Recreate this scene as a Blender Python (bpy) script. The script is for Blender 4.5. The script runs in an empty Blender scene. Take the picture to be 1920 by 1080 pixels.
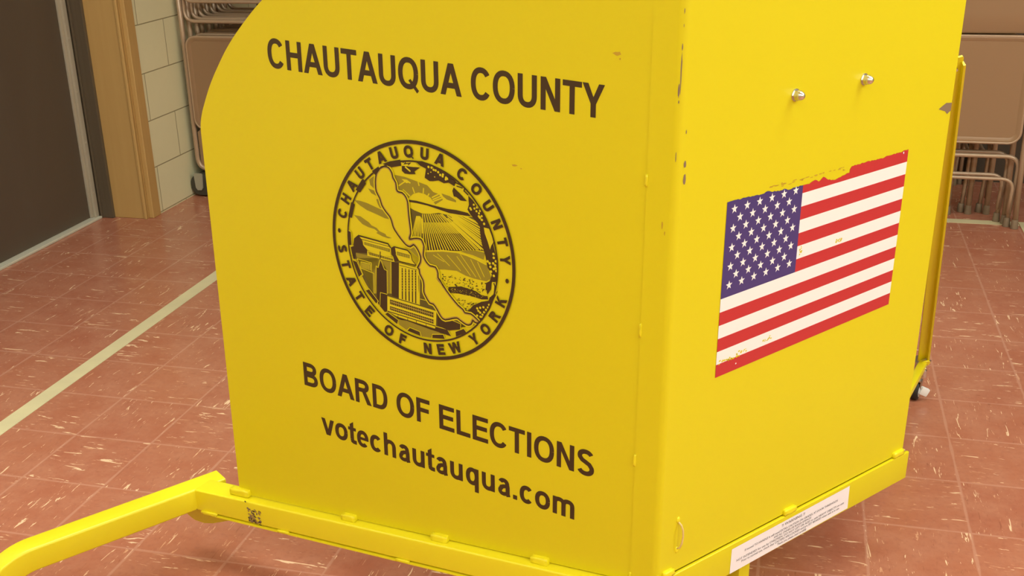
import bpy, bmesh, math, random
from mathutils import Vector, Matrix
C = bpy.context.scene.collection
SC = bpy.context.scene
R = math.radians

# ---------------------------------------------------------------- camera, exposure, lights
cam_d = bpy.data.cameras.new('camera'); cam = bpy.data.objects.new('camera', cam_d); C.objects.link(cam)
cam_d.sensor_width = 36.0; cam_d.lens = 36.0 * 2119.94 / 1920.0; cam_d.clip_start = .05
def rot_cam():
    p, r, a = .36390, .02372, R(14.5136)
    f = Vector((0, math.cos(p), -math.sin(p))); rt = Vector((1, 0, 0)); d = f.cross(rt)
    x = math.cos(r) * rt + math.sin(r) * d; y = -math.sin(r) * rt + math.cos(r) * d
    M = Matrix((x, -y, -f)).transposed()
    return Matrix.Rotation(a, 3, 'Z') @ M
cam.matrix_world = Matrix.Translation((0, 0, 1.44235)) @ rot_cam().to_4x4()
SC.camera = cam
SC.view_settings.view_transform = 'Standard'; SC.view_settings.look = 'None'
SC.view_settings.gamma = 1.0; SC.view_settings.use_curve_mapping = False
SC.view_settings.exposure = -0.04
W = bpy.data.worlds.new('world'); SC.world = W; W.use_nodes = True
W.node_tree.nodes['Background'].inputs[0].default_value = (.9, .87, .8, 1)
W.node_tree.nodes['Background'].inputs[1].default_value = 0.02
CEIL = 2.75
# (x, y, power) of the ceiling troffers
LAMPS = [(-1.6, -2.6, 5), (.8, -2.6, 8), (-1.6, -.2, 9), (.8, -.2, 18), (-1.6, 2.2, 31), (.8, 2.2, 29), (3.2, -2.6, 24), (3.2, -.2, 70), (3.2, 2.2, 38)]
LAMP_COL = (.90, 1.0, .96)

# ---------------------------------------------------------------- materials
def mat(name, col=(.8, .8, .8), rough=.5, metal=0.0, spec=.5, coat=0.0):
    m = bpy.data.materials.new(name); m.use_nodes = True
    b = m.node_tree.nodes['Principled BSDF']
    b.inputs['Base Color'].default_value = (*col, 1); b.inputs['Roughness'].default_value = rough
    b.inputs['Metallic'].default_value = metal; b.inputs['Specular IOR Level'].default_value = spec
    b.inputs['Coat Weight'].default_value = coat
    return m
def srgb(r, g, b):
    f = lambda c: (c / 255 / 12.92) if c / 255 <= .04045 else ((c / 255 + .055) / 1.055) ** 2.4
    return (f(r), f(g), f(b))
class NT:
    def __init__(s, m): s.t = m.node_tree; s.b = s.t.nodes['Principled BSDF']
    def n(s, typ, **kw):
        o = s.t.nodes.new(typ)
        for k, v in kw.items():
            if k.startswith('i_'):
                key = k[2:]; key = int(key) if key.isdigit() else key.replace('_', ' ')
                o.inputs[key].default_value = v
            else: setattr(o, k, v)
        return o
    def l(s, a, b): s.t.links.new(a, b)
    def math(s, op, a, b=None, c=None):
        o = s.t.nodes.new('ShaderNodeMath'); o.operation = op
        for i, v in enumerate((a, b, c)):
            if v is None: continue
            if isinstance(v, (int, float)): o.inputs[i].default_value = v
            else: s.l(v, o.inputs[i])
        return o.outputs[0]
    def mix(s, f, a, b, bt='MIX'):
        o = s.t.nodes.new('ShaderNodeMix'); o.data_type = 'RGBA'; o.blend_type = bt
        if isinstance(f, (int, float)): o.inputs[0].default_value = f
        else: s.l(f, o.inputs[0])
        for i, v in ((6, a), (7, b)):
            if isinstance(v, tuple): o.inputs[i].default_value = (*v, 1) if len(v) == 3 else v
            else: s.l(v, o.inputs[i])
        return o.outputs[2]
    def bump(s, h, strength, dist=.001):
        o = s.n('ShaderNodeBump'); o.inputs['Strength'].default_value = strength; o.inputs['Distance'].default_value = dist
        s.l(h, o.inputs['Height']); s.l(o.outputs[0], s.b.inputs['Normal'])

YEL = srgb(224, 209, 20)
def paint(name, col, rough=.33):
    m = mat(name, col, rough, 0, .45); t = NT(m)
    co = t.n('ShaderNodeTexCoord').outputs['Object']
    nz = t.n('ShaderNodeTexNoise', i_Scale=3.0, i_Detail=4.0); t.l(co, nz.inputs['Vector'])
    c = t.mix(t.math('MULTIPLY', nz.outputs[0], .25), (*col,), tuple(x * .9 for x in col))
    t.l(c, t.b.inputs['Base Color'])
    n2 = t.n('ShaderNodeTexNoise', i_Scale=260.0, i_Detail=2.0); t.l(co, n2.inputs['Vector'])
    t.bump(n2.outputs[0], .12, .0004)
    return m
M_yel = paint('yellow enamel', YEL, .36)
M_bright = paint('toplit yellow enamel', srgb(242, 226, 34), .30)  # lighter yellow for rails, arms, welds; overhead light is put into the colour
M_print_y = mat('yellow paint showing', tuple(c * .95 for c in YEL), .45)
M_ink = mat('brown black ink', srgb(62, 42, 16), .5)
M_ol = mat('olive halftone ink', srgb(150, 136, 34), .5)
M_dol = mat('dark olive ink', srgb(96, 84, 28), .5)
M_tan = mat('tan halftone ink', srgb(180, 150, 70), .5)
M_red = mat('red vinyl', srgb(196, 46, 52), .4)
M_white = mat('white vinyl', srgb(246, 243, 240), .4)
M_blue = mat('navy vinyl', srgb(68, 56, 120), .4)
M_label = mat('white label paper', srgb(245, 240, 242), .5)
M_lab_ink = mat('grey label print', srgb(120, 116, 124), .6)
M_primer = mat('grey primer chip', srgb(135, 112, 88), .6)
M_smudge = mat('brown smudge', srgb(196, 158, 40), .6)
M_grime = mat('dark scuff', srgb(80, 62, 38), .7)
M_scuff = mat('light scuff', srgb(170, 140, 70), .6)
M_chrome = mat('chrome', (.68, .65, .60), .26, 1.0)
M_zinc = mat('zinc bolt', (.6, .58, .55), .35, 1.0)
M_black = mat('black rubber', (.02, .02, .018), .6)
M_offwhite = mat('smooth off-white', (.8, .78, .74), .35)
M_wire = mat('pale wire', srgb(225, 195, 130), .4)
M_tube = mat('tan chair enamel', srgb(176, 148, 120), .33, .25)
M_seat = mat('tan seat enamel', srgb(152, 120, 88), .38, .15)
M_foot = mat('brown rubber foot', srgb(128, 108, 84), .7)
M_cart = mat('dark cart rubber', srgb(62, 58, 46), .7)
M_tag = mat('grey metal plate', srgb(168, 164, 146), .45, .4)
M_door = None
def m_floor():
    m = mat('red marbled floor tile', (.5, .2, .1), .3, 0, .5); t = NT(m)
    g = t.n('ShaderNodeNewGeometry').outputs['Position']
    sp = t.n('ShaderNodeSeparateXYZ'); t.l(g, sp.inputs[0])
    T = .2286
    X = t.math('DIVIDE', t.math('SUBTRACT', sp.outputs[0], .2124 - 40 * T), T)
    Y = t.math('DIVIDE', t.math('SUBTRACT', sp.outputs[1], .0692 - 40 * T), T)
    ix = t.math('FLOOR', X); iy = t.math('FLOOR', Y)
    fx = t.math('FRACT', X); fy = t.math('FRACT', Y)
    chk = t.math('MODULO', t.math('ADD', ix, iy), 2.0)          # which way the streaks of this tile run
    cv = t.n('ShaderNodeCombineXYZ'); t.l(ix, cv.inputs[0]); t.l(iy, cv.inputs[1])
    wn = t.n('ShaderNodeTexWhiteNoise'); wn.noise_dimensions = '3D'; t.l(cv.outputs[0], wn.inputs['Vector'])
    rnd = wn.outputs['Value']
    # local streak coordinates: long axis a, short axis b, shifted per tile
    a = t.math('ADD', t.math('MULTIPLY', fx, t.math('SUBTRACT', 1.0, chk)), t.math('MULTIPLY', fy, chk))
    b = t.math('ADD', t.math('MULTIPLY', fy, t.math('SUBTRACT', 1.0, chk)), t.math('MULTIPLY', fx, chk))
    def streak(sa, sb, seed, det):
        c = t.n('ShaderNodeCombineXYZ')
        t.l(t.math('MULTIPLY', a, sa), c.inputs[0]); t.l(t.math('MULTIPLY', b, sb), c.inputs[1])
        t.l(t.math('ADD', t.math('MULTIPLY', rnd, 97.0), seed), c.inputs[2])
        nz = t.n('ShaderNodeTexNoise', i_Scale=1.0, i_Detail=det, i_Roughness=.68, i_Distortion=.6); t.l(c.outputs[0], nz.inputs['Vector'])
        return nz.outputs[0]
    def ramp(v, lo, hi):
        o = t.n('ShaderNodeMapRange'); o.interpolation_type = 'SMOOTHSTEP'
        o.inputs['From Min'].default_value = lo; o.inputs['From Max'].default_value = hi; t.l(v, o.inputs['Value']); return o.outputs[0]
    s1 = ramp(streak(2.6, 16.0, 0.0, 3.5), .638, .662)
    s2 = ramp(streak(5.0, 30.0, 7.0, 3.5), .640, .675)
    s3 = ramp(streak(4.2, 26.0, 21.0, 3.0), .62, .74)
    lowf = t.n('ShaderNodeTexNoise', i_Scale=9.0, i_Detail=5.0, i_Roughness=.65); t.l(g, lowf.inputs['Vector'])
    fine = t.n('ShaderNodeTexNoise', i_Scale=70.0, i_Detail=4.0, i_Roughness=.7); t.l(g, fine.inputs['Vector'])
    base = t.mix(t.math('MULTIPLY', rnd, .55), srgb(182, 113, 84), srgb(170, 97, 74))
    base = t.mix(ramp(lowf.outputs[0], .3, .75), base, srgb(188, 124, 96))
    base = t.mix(t.math('MULTIPLY', ramp(fine.outputs[0], .45, .8), .45), base, srgb(156, 96, 78))
    base = t.mix(t.math('MULTIPLY', s3, .45), base, srgb(128, 74, 54))
    base = t.mix(t.math('MULTIPLY', s2, .6), base, srgb(232, 178, 136))
    base = t.mix(t.math('MULTIPLY', s1, .85), base, srgb(250, 214, 172))
    # joints
    ex = t.math('MINIMUM', fx, t.math('SUBTRACT', 1.0, fx)); ey = t.math('MINIMUM', fy, t.math('SUBTRACT', 1.0, fy))
    e = t.math('MINIMUM', ex, ey)
    jn = t.n('ShaderNodeTexNoise', i_Scale=14.0, i_Detail=3.0); t.l(g, jn.inputs['Vector'])
    wj = t.math('MULTIPLY', jn.outputs[0], .030)
    jm = t.math('SUBTRACT', 1.0, ramp(t.math('SUBTRACT', e, wj), -.008, .006))
    base = t.mix(t.math('MULTIPLY', jm, .5), base, srgb(206, 152, 126))
    t.l(base, t.b.inputs['Base Color'])
    t.l(t.math('ADD', t.math('MULTIPLY', fine.outputs[0], .18), .13), t.b.inputs['Roughness'])
    t.bump(t.math('SUBTRACT', lowf.outputs[0], t.math('MULTIPLY', jm, .6)), .12, .002)
    return m
M_floor = m_floor()
def m_block():
    m = mat('cream painted block', (.6, .55, .4), .45); t = NT(m)
    g = t.n('ShaderNodeNewGeometry').outputs['Position']
    sp = t.n('ShaderNodeSeparateXYZ'); t.l(g, sp.inputs[0])
    c = t.n('ShaderNodeCombineXYZ')
    t.l(t.math('ADD', t.math('ADD', sp.outputs[0], sp.outputs[1]), .240), c.inputs[0]); t.l(t.math('SUBTRACT', sp.outputs[2], .007), c.inputs[1])
    br = t.n('ShaderNodeTexBrick'); br.offset = .5
    t.l(c.outputs[0], br.inputs['Vector'])
    br.inputs['Scale'].default_value = 1.0; br.inputs['Brick Width'].default_value = .4064; br.inputs['Row Height'].default_value = .2032
    br.inputs['Mortar Size'].default_value = .0026; br.inputs['Mortar Smooth'].default_value = .3
    br.inputs['Color1'].default_value = (*srgb(232, 224, 182), 1); br.inputs['Color2'].default_value = (*srgb(228, 220, 178), 1)
    br.inputs['Mortar'].default_value = (*srgb(140, 128, 92), 1)
    nz = t.n('ShaderNodeTexNoise', i_Scale=22.0, i_Detail=6.0); t.l(g, nz.inputs['Vector'])
    t.l(t.mix(t.math('MULTIPLY', nz.outputs[0], .3), br.outputs[0], srgb(216, 208, 166)), t.b.inputs['Base Color'])
    t.bump(t.math('ADD', t.math('MULTIPLY', nz.outputs[0], .25), t.math('SUBTRACT', 1.0, br.outputs[1])), .4, .003)
    return m
M_block = m_block()
def m_grain(name, c1, c2, rough, sc=(30, 30, 1.6), metal=0):
    m = mat(name, c1, rough, metal); t = NT(m)
    g = t.n('ShaderNodeNewGeometry').outputs['Position']
    mp = t.n('ShaderNodeMapping'); mp.inputs['Scale'].default_value = sc; t.l(g, mp.inputs['Vector'])
    nz = t.n('ShaderNodeTexNoise', i_Scale=1.0, i_Detail=6.0, i_Distortion=.8); t.l(mp.outputs[0], nz.inputs['Vector'])
    t.l(t.mix(nz.outputs[0], c1, c2), t.b.inputs['Base Color']); return m
M_wood = m_grain('varnished oak trim', srgb(198, 160, 98), srgb(184, 144, 84), .45)
M_door = m_grain('dark brown door', srgb(92, 80, 66), srgb(84, 70, 56), .5, (4, 4, 1.5))
M_dframe = m_grain('dark bronze frame', srgb(84, 72, 56), srgb(98, 84, 66), .4, (60, 60, 1))
M_alu = m_grain('dull aluminium', srgb(196, 184, 162), srgb(168, 156, 134), .4, (40, 40, 3), .15)
M_back = m_grain('dark brown panelling', srgb(74, 58, 40), srgb(60, 48, 34), .6, (12, 12, 2))
M_ceil = mat('white ceiling tile', srgb(225, 222, 210), .8)
def m_tape():
    m = mat('cream floor tape', srgb(222, 208, 160), .5); t = NT(m)
    g = t.n('ShaderNodeNewGeometry').outputs['Position']
    nz = t.n('ShaderNodeTexNoise', i_Scale=12.0, i_Detail=6.0); t.l(g, nz.inputs['Vector'])
    t.l(t.mix(nz.outputs[0], srgb(226, 212, 164), srgb(204, 190, 148)), t.b.inputs['Base Color']); return m
M_tape = m_tape()
M_sill = mat('worn stone threshold', srgb(206, 200, 178), .4)
M_lampframe = mat('lamp housing', (.8, .8, .78), .4)
M_diff = bpy.data.materials.new('lit lamp diffuser'); M_diff.use_nodes = True
_b = M_diff.node_tree.nodes['Principled BSDF']; _b.inputs['Emission Color'].default_value = (*LAMP_COL, 1); _b.inputs['Emission Strength'].default_value = 4.0

# ---------------------------------------------------------------- mesh helpers
def obj(name, bm, mats, parent=None, smooth=False, angle=None):
    me = bpy.data.meshes.new(name); bm.normal_update(); bm.to_mesh(me); bm.free()
    for m in (mats if isinstance(mats, (list, tuple)) else [mats]): me.materials.append(m)
    o = bpy.data.objects.new(name, me); C.objects.link(o)
    if parent: o.parent = parent
    if smooth:
        me.polygons.foreach_set('use_smooth', [True] * len(me.polygons))
        if angle: me.set_sharp_from_angle(angle=R(angle))
    return o
def tag(o, label=None, cat=None, group=None, kind=None):
    if label: o['label'] = label
    if cat: o['category'] = cat
    if group: o['group'] = group
    if kind: o['kind'] = kind
    return o
def empty(name, M, label, cat, group=None):
    o = bpy.data.objects.new(name, None); C.objects.link(o); o.matrix_world = M; o.empty_display_size = .1
    return tag(o, label, cat, group)
def box(bm, a, b, mi=0, M=None):
    vs = [Vector((x, y, z)) for z in (a[2], b[2]) for y in (a[1], b[1]) for x in (a[0], b[0])]
    if M: vs = [M @ v for v in vs]
    v = [bm.verts.new(p) for p in vs]
    for f in ((0, 2, 3, 1), (4, 5, 7, 6), (0, 1, 5, 4), (2, 6, 7, 3), (0, 4, 6, 2), (1, 3, 7, 5)):
        F = bm.faces.new([v[i] for i in f]); F.material_index = mi
def bevel(bm, w, seg=2):
    bmesh.ops.recalc_face_normals(bm, faces=bm.faces)
    bmesh.ops.bevel(bm, geom=[e for e in bm.edges if len(e.link_faces) == 2 and e.calc_face_angle(0) > .5], offset=w, segments=seg, profile=.6, affect='EDGES')
def frame(d, up=Vector((0, 0, 1))):
    d = d.normalized()
    if abs(d.dot(up)) > .98: up = Vector((1, 0, 0))
    s = d.cross(up).normalized(); return s, s.cross(d).normalized()
def tube(bm, pts, r, n=10, closed=False, cap=True, mi=0):
    pts = [Vector(p) for p in pts]; N = len(pts); rings = []
    up = Vector((0, 0, 1)); prev = None
    for i, p in enumerate(pts):
        if closed: d = pts[(i + 1) % N] - pts[i - 1]
        else: d = pts[min(i + 1, N - 1)] - pts[max(i - 1, 0)]
        d.normalize()
        if prev is None: s, u = frame(d)
        else:
            s = prev - d * prev.dot(d)
            s = s.normalized() if s.length > 1e-6 else frame(d)[0]; u = s.cross(d).normalized()
        prev = s
        rr = r[i] if isinstance(r, (list, tuple)) else r
        rings.append([bm.verts.new(p + rr * (math.cos(2 * math.pi * k / n) * s + math.sin(2 * math.pi * k / n) * u)) for k in range(n)])
    for i in range(N if closed else N - 1):
        a, b = rings[i], rings[(i + 1) % N]
        for k in range(n):
            F = bm.faces.new((a[k], a[(k + 1) % n], b[(k + 1) % n], b[k])); F.material_index = mi; F.smooth = True
    if cap and not closed:
        bm.faces.new(rings[0][::-1]).material_index = mi; bm.faces.new(rings[-1]).material_index = mi
def fillet(pts, rad, seg=6):
    pts = [Vector(p) for p in pts]; out = [pts[0]]
    for i in range(1, len(pts) - 1):
        a, p, b = pts[i - 1], pts[i], pts[i + 1]; d1 = (a - p).normalized(); d2 = (b - p).normalized()
        k = min(rad, (a - p).length * .49, (b - p).length * .49)
        for j in range(seg + 1):
            t = j / seg; out.append((1 - t) ** 2 * (p + d1 * k) + 2 * t * (1 - t) * p + t * t * (p + d2 * k))
    out.append(pts[-1]); return out
def cyl(bm, c, ax, r, h, n=20, r2=None, mi=0):
    ax = Vector(ax).normalized(); s, u = frame(ax); c = Vector(c); r2 = r if r2 is None else r2
    a = [bm.verts.new(c + r * (math.cos(2 * math.pi * k / n) * s + math.sin(2 * math.pi * k / n) * u)) for k in range(n)]
    b = [bm.verts.new(c + ax * h + r2 * (math.cos(2 * math.pi * k / n) * s + math.sin(2 * math.pi * k / n) * u)) for k in range(n)]
    for k in range(n): bm.faces.new((a[k], a[(k + 1) % n], b[(k + 1) % n], b[k])).material_index = mi
    bm.faces.new(a[::-1]).material_index = mi; bm.faces.new(b).material_index = mi
def rrect(x0, z0, x1, z1, r, n=6):
    o = []
    for cx, cz, a0 in ((x1 - r, z1 - r, 0), (x0 + r, z1 - r, 90), (x0 + r, z0 + r, 180), (x1 - r, z0 + r, 270)):
        for k in range(n + 1): a = R(a0 + 90 * k / n); o.append((cx + r * math.cos(a), cz + r * math.sin(a)))
    return o
def prism(bm, pts, f, t0, t1, mi=0):
    """outline pts (a,b) mapped by f(a,b,t) and given thickness t0..t1"""
    A = [bm.verts.new(f(a, b, t0)) for a, b in pts]; B = [bm.verts.new(f(a, b, t1)) for a, b in pts]; n = len(pts)
    bm.faces.new(A[::-1]).material_index = mi; bm.faces.new(B).material_index = mi
    for k in range(n): bm.faces.new((A[k], A[(k + 1) % n], B[(k + 1) % n], B[k])).material_index = mi

# ---------------------------------------------------------------- the room
def struct(name, bm, m):
    o = obj(name, bm, m); o['kind'] = 'structure'; return o
WX = -2.707; XR, YB, YF = 5.6, 5.40, -4.6; DX = -2.965
bm = bmesh.new(); box(bm, (-3.4, YF - .1, -.1), (XR + .1, YB + .1, 0)); struct('floor', bm, M_floor)
bm = bmesh.new(); box(bm, (-3.4, YF - .1, CEIL), (XR + .1, YB + .1, CEIL + .1)); struct('ceiling', bm, M_ceil)
DY0, DY1 = 2.2, 4.262                                    # door opening in the left wall
DZ = 2.12
bm = bmesh.new()
box(bm, (-3.2, DY1, 0), (WX, YB, CEIL)); box(bm, (-3.2, YF, 0), (WX, DY0, CEIL)); box(bm, (-3.2, DY0, DZ), (WX, DY1, CEIL))
struct('wall_left', bm, M_block)
bm = bmesh.new(); box(bm, (-3.2, YB, 0), (XR, YB + .1, CEIL)); struct('wall_back', bm, M_back)
bm = bmesh.new(); box(bm, (XR, YF, 0), (XR + .1, YB, CEIL)); struct('wall_right', bm, M_block)
bm = bmesh.new(); box(bm, (-3.2, YF - .1, 0), (XR, YF, CEIL)); struct('wall_front', bm, M_block)
# door
d1 = bpy.data.objects.new('door_1', None); C.objects.link(d1); d1.location = (DX, 3.2, 0); d1['kind'] = 'structure'
def sub(name, bm, m, **k):
    o = obj(name, bm, m, **k); o.parent = d1; o.matrix_parent_inverse = Matrix.Translation(d1.location).inverted(); return o
bm = bmesh.new(); box(bm, (DX - .045, DY0 + .12, .012), (DX, 4.135, DZ - .1)); sub('door_leaf', bm, M_door)
bm = bmesh.new()
box(bm, (DX, 4.128, .012), (DX + .010, 4.158, DZ - .1)); box(bm, (DX + .010, 4.142, .012), (DX + .022, 4.166, DZ - .1)); bevel(bm, .002)
for k in range(9): cyl(bm, (DX + .022, 4.154, .12 + k * .22), (1, 0, 0), .005, .002, 8)
sub('weather_strip', bm, M_alu)
bm = bmesh.new(); box(bm, (DX - .06, 4.166, 0), (DX + .02, 4.235, DZ - .05)); box(bm, (DX + .02, 4.176, 0), (-2.880, 4.235, DZ - .05)); box(bm, (-2.94, 4.168, 0), (-2.93, 4.180, DZ - .05))
box(bm, (DX - .06, DY0 + .02, 0), (-2.880, DY0 + .115, DZ - .05)); box(bm, (DX - .06, DY0 + .02, DZ - .1), (-2.88, 4.235, DZ - .04))
bevel(bm, .003); sub('door_frame', bm, M_dframe)
bm = bmesh.new(); box(bm, (DX - .06, DY0 + .12, 0), (DX + .035, 4.168, .011)); bevel(bm, .003); sub('threshold', bm, M_sill)
bm = bmesh.new()
box(bm, (-2.882, 4.190, 0), (-2.722, 4.262, DZ)); box(bm, (-2.722, 4.2065, 0), (-2.700, 4.2675, DZ + .06)); box(bm, (-2.735, 4.183, 0), (-2.722, 4.2, DZ))
box(bm, (-2.882, DY0, 0), (-2.722, DY0 + .05, DZ)); box(bm, (-2.722, DY0 - .03, 0), (-2.700, DY0 + .05, DZ + .06)); box(bm, (-2.882, DY0, DZ - .06), (-2.7, DY1, DZ + .06))
bevel(bm, .004, 3); o = struct('trim_1', bm, M_wood)
# ceiling lamps
for i, (x, y, p) in enumerate(LAMPS):
    e = empty('ceiling_light', Matrix.Translation((x, y, CEIL)), 'lit rectangular ceiling light panel, %s of the room, %s row' % ('left' if x < 0 else 'right' if x > 2 else 'middle', ['rear', 'rear', 'middle', 'middle', 'far', 'far', 'rear', 'middle', 'far'][i]), 'light', 'ceiling light panels')
    bm = bmesh.new()
    for a, b in (((-1.19, -.32), (1.19, -.29)), ((-1.19, .29), (1.19, .32)), ((-1.19, -.29), (-1.16, .29)), ((1.16, -.29), (1.19, .29))): box(bm, (a[0], a[1], -.03), (b[0], b[1], -.0005))
    obj('housing', bm, M_lampframe, e)
    bm = bmesh.new(); box(bm, (-1.16, -.29, -.02), (1.16, .29, -.01)); obj('diffuser', bm, M_diff, e)
    ld = bpy.data.lights.new('lamp', 'AREA'); ld.shape = 'RECTANGLE'; ld.size = 2.30; ld.size_y = .56; ld.energy = p; ld.color = LAMP_COL
    lo = bpy.data.objects.new('lamp', ld); C.objects.link(lo); lo.parent = e; lo.location = (0, 0, -.03)
# floor tape
def tape(bm, x0, y0, x1, y1, z=.0008): box(bm, (x0, y0, .0), (x1, y1, z))
bm = bmesh.new(); box(bm, (-2.101, -4.0, .0003), (-2.048, 4.730, .0012)); tag(obj('floor_tape', bm, M_tape), 'long cream tape line on the red floor, left of the yellow booth', 'tape', 'cream tape lines')
bm = bmesh.new(); box(bm, (-2.101, 4.733, .0003), (.905, 4.786, .0012)); tag(obj('floor_tape', bm, M_tape), 'cream tape line crossing the floor under the folding chairs at right', 'tape', 'cream tape lines')
bm = bmesh.new(); box(bm, (.908, -4.0, .0003), (.962, 4.786, .0012)); tag(obj('floor_tape', bm, M_tape), 'cream tape line at the right edge, meeting the chair legs', 'tape', 'cream tape lines')

# ---------------------------------------------------------------- voting booth
rd = Vector((.597, .802, -.004)); up = Vector((.0217, -.0112, .9997)).normalized()
BC = Vector((-.1825, 1.6397, .2807))
zb = up; xb = (rd - up * rd.dot(up)).normalized(); yb = zb.cross(xb)
H0 = .2807
MB = Matrix((xb, yb, zb)).transposed().to_4x4(); MB.translation = BC - zb * H0
booth = empty('voting_booth', MB, 'yellow steel privacy booth with county seal, black lettering and flag decal', 'voting booth')
MI = MB.inverted()
LU = Vector((-.366, .9306, 0)).normalized(); LN = Vector((-LU.y, LU.x, 0))     # wing direction and its outer normal
if LN.x > 0: LN = -LN
FW, WL = .7445, .9478
def Lp(u, z, o=0.0): return LU * u + LN * o + Vector((0, 0, z + H0))     # on the side wing
def Rp(v, z, o=0.0): return Vector((v, -o, z + H0))                     # on the front panel
def LpF(a, b, t): return Lp(a, b, t)
TOP = 1.02
# side wing with its curved top corner
arc = [(.9478, .672), (.9466, .684), (.9442, .695), (.9387, .7105), (.9317, .7255), (.9236, .7420), (.9134, .7610), (.9007, .7815), (.8865, .8020), (.8709, .8236), (.8534, .8450), (.8343, .8655), (.8135, .8860), (.7931, .9050), (.7710, .9233), (.735, .949), (.695, .974), (.65, .997), (.59, TOP)]
def dense(P, k=4):
    out = []
    for i in range(len(P) - 1):
        p0 = P[max(i - 1, 0)]; p1 = P[i]; p2 = P[i + 1]; p3 = P[min(i + 2, len(P) - 1)]
        for j in range(k):
            t = j / k
            out.append(tuple(.5 * ((2 * p1[q]) + (-p0[q] + p2[q]) * t + (2 * p0[q] - 5 * p1[q] + 4 * p2[q] - p3[q]) * t * t + (-p0[q] + 3 * p1[q] - 3 * p2[q] + p3[q]) * t ** 3) for q in (0, 1)))
    out.append(P[-1]); return out
zt = lambda u: -.0184 - .105 * u
wing = [(.022, zt(.022) + .0026), (.022, TOP)] + dense(arc)[::-1] + [(.9478, zt(.9478) + .0026)]
bm = bmesh.new(); prism(bm, wing, LpF, -.003, 0); bmesh.ops.recalc_face_normals(bm, faces=bm.faces); obj('side_panel', bm, M_yel, booth)
# far wing, mirrored about the middle of the front panel
def FpF(a, b, t): p = Lp(a, b, t); return Vector((FW - p.x, p.y, p.z))
bm = bmesh.new(); prism(bm, wing, FpF, -.003, 0); bmesh.ops.recalc_face_normals(bm, faces=bm.faces); obj('side_panel', bm, M_yel, booth)
# front panel: flat sheet with a rounded bend and a narrow flange lapping the wing
bm = bmesh.new()
rb = .012; prof = []
th = math.acos(max(-1, min(1, LU.dot(Vector((1, 0, 0))))))          # interior angle
tl = rb / math.tan(th / 2)
EX = .0015
P0 = Vector((FW, -EX * .0, 0)); c0 = Vector((tl, 0, 0)); c1 = LU * tl + LN * 0
cen = Vector((tl, rb, 0))
a0 = math.atan2((c0 - cen).y, (c0 - cen).x); a1 = math.atan2((c1 - cen).y, (c1 - cen).x)
if a1 > a0: a1 -= 2 * math.pi
prof = [(FW, 0, 0)]
outer = [Vector((FW, 0, 0))] + [cen + rb * Vector((math.cos(a0 + (a1 - a0) * k / 10), math.sin(a0 + (a1 - a0) * k / 10), 0)) for k in range(11)]
outer = [p + (Vector((0, -EX, 0)) if i == 0 else (p - cen).normalized() * EX) for i, p in enumerate(outer)]
outer.append(LU * .0465 + LN * EX)
rows = []
def zb0(p):  return -.0030 - .030 * max(p.x, 0) if p.x > .0015 else -.0165
for p in outer: rows.append((bm.verts.new(p + Vector((0, 0, H0 + zb0(p)))), bm.verts.new(p + Vector((0, 0, H0 + TOP)))))
inn = [Vector((FW, .002, 0))] + [cen + (p - cen).normalized() * (rb - .002) for p in outer[1:-1]] + [LU * .0465 + LN * .0002]
rin = [(bm.verts.new(p + Vector((0, 0, H0 + zb0(p)))), bm.verts.new(p + Vector((0, 0, H0 + TOP)))) for p in inn]
n = len(rows)
for k in range(n - 1):
    f = bm.faces.new((rows[k][0], rows[k + 1][0], rows[k + 1][1], rows[k][1])); f.smooth = 0 < k < n - 2
    bm.faces.new((rin[k][1], rin[k + 1][1], rin[k + 1][0], rin[k][0]))
    bm.faces.new((rows[k][1], rows[k + 1][1], rin[k + 1][1], rin[k][1])); bm.faces.new((rin[k][0], rin[k + 1][0], rows[k + 1][0], rows[k][0]))
bm.faces.new((rows[0][0], rows[0][1], rin[0][1], rin[0][0])); bm.faces.new((rows[-1][1], rows[-1][0], rin[-1][0], rin[-1][1]))
bmesh.ops.recalc_face_normals(bm, faces=bm.faces)
bmesh.ops.split_edges(bm, edges=[e for e in bm.edges if len(e.link_faces) == 2 and e.link_faces[0].smooth != e.link_faces[1].smooth])
fp = obj('front_panel', bm, M_yel, booth)
# chips, smudges printed on the sheet as their own patches of bare primer
def patch(bm, F, pts, off, mi=0):
    try: f = bm.faces.new([bm.verts.new(F(a, b, off)) for a, b in pts]); f.material_index = mi
    except ValueError: pass
def blob(cx, cz, rx, rz, n=11, j=.45, seed=0):
    rr = random.Random(seed); return [(cx + rx * math.cos(2 * math.pi * k / n) * (1 - j * rr.random()), cz + rz * math.sin(2 * math.pi * k / n) * (1 - j * rr.random())) for k in range(n)]
bm = bmesh.new()
def bend(v, z, o):                                                # a point on the rounded bend, v metres right of the seam line
    a = a0 + (a1 - a0) * (.5 - v / .024)
    p = cen + (rb + EX + o) * Vector((math.cos(a), math.sin(a), 0)); return Vector((p.x, p.y, H0 + z))
bm.free()
def mark(name, F, pts, off, m, label=None, parent=booth):
    bm = bmesh.new(); patch(bm, F, pts, off); o = obj(name, bm, m, parent)
    if label: o['label'] = label
for (v, z, rx, rz, s) in ((-.001, .905, .0015, .006, 1), (-.001, .869, .0016, .034, 2), (-.004, .842, .002, .012, 8), (-.003, .826, .0016, .003, 3), (0, .955, .001, .005, 4), (0, .935, .0007, .003, 5), (-.003, .7445, .001, .010, 6)):
    mark('paint_chip', bend, blob(v, z, rx, rz, 13, .35, s), .0004, M_primer, 'grey primer where paint has chipped off')
for (v, z, rx, rz, s) in ((.0155, .7310, .0030, .0068, 11), (.0160, .7075, .0034, .0105, 12), (.0145, .78, .0012, .004, 14)):
    mark('paint_chip', Rp, blob(v, z, rx, rz, 11, .3, s), EX + .0004, M_primer, 'grey primer where paint has chipped off')
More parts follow.
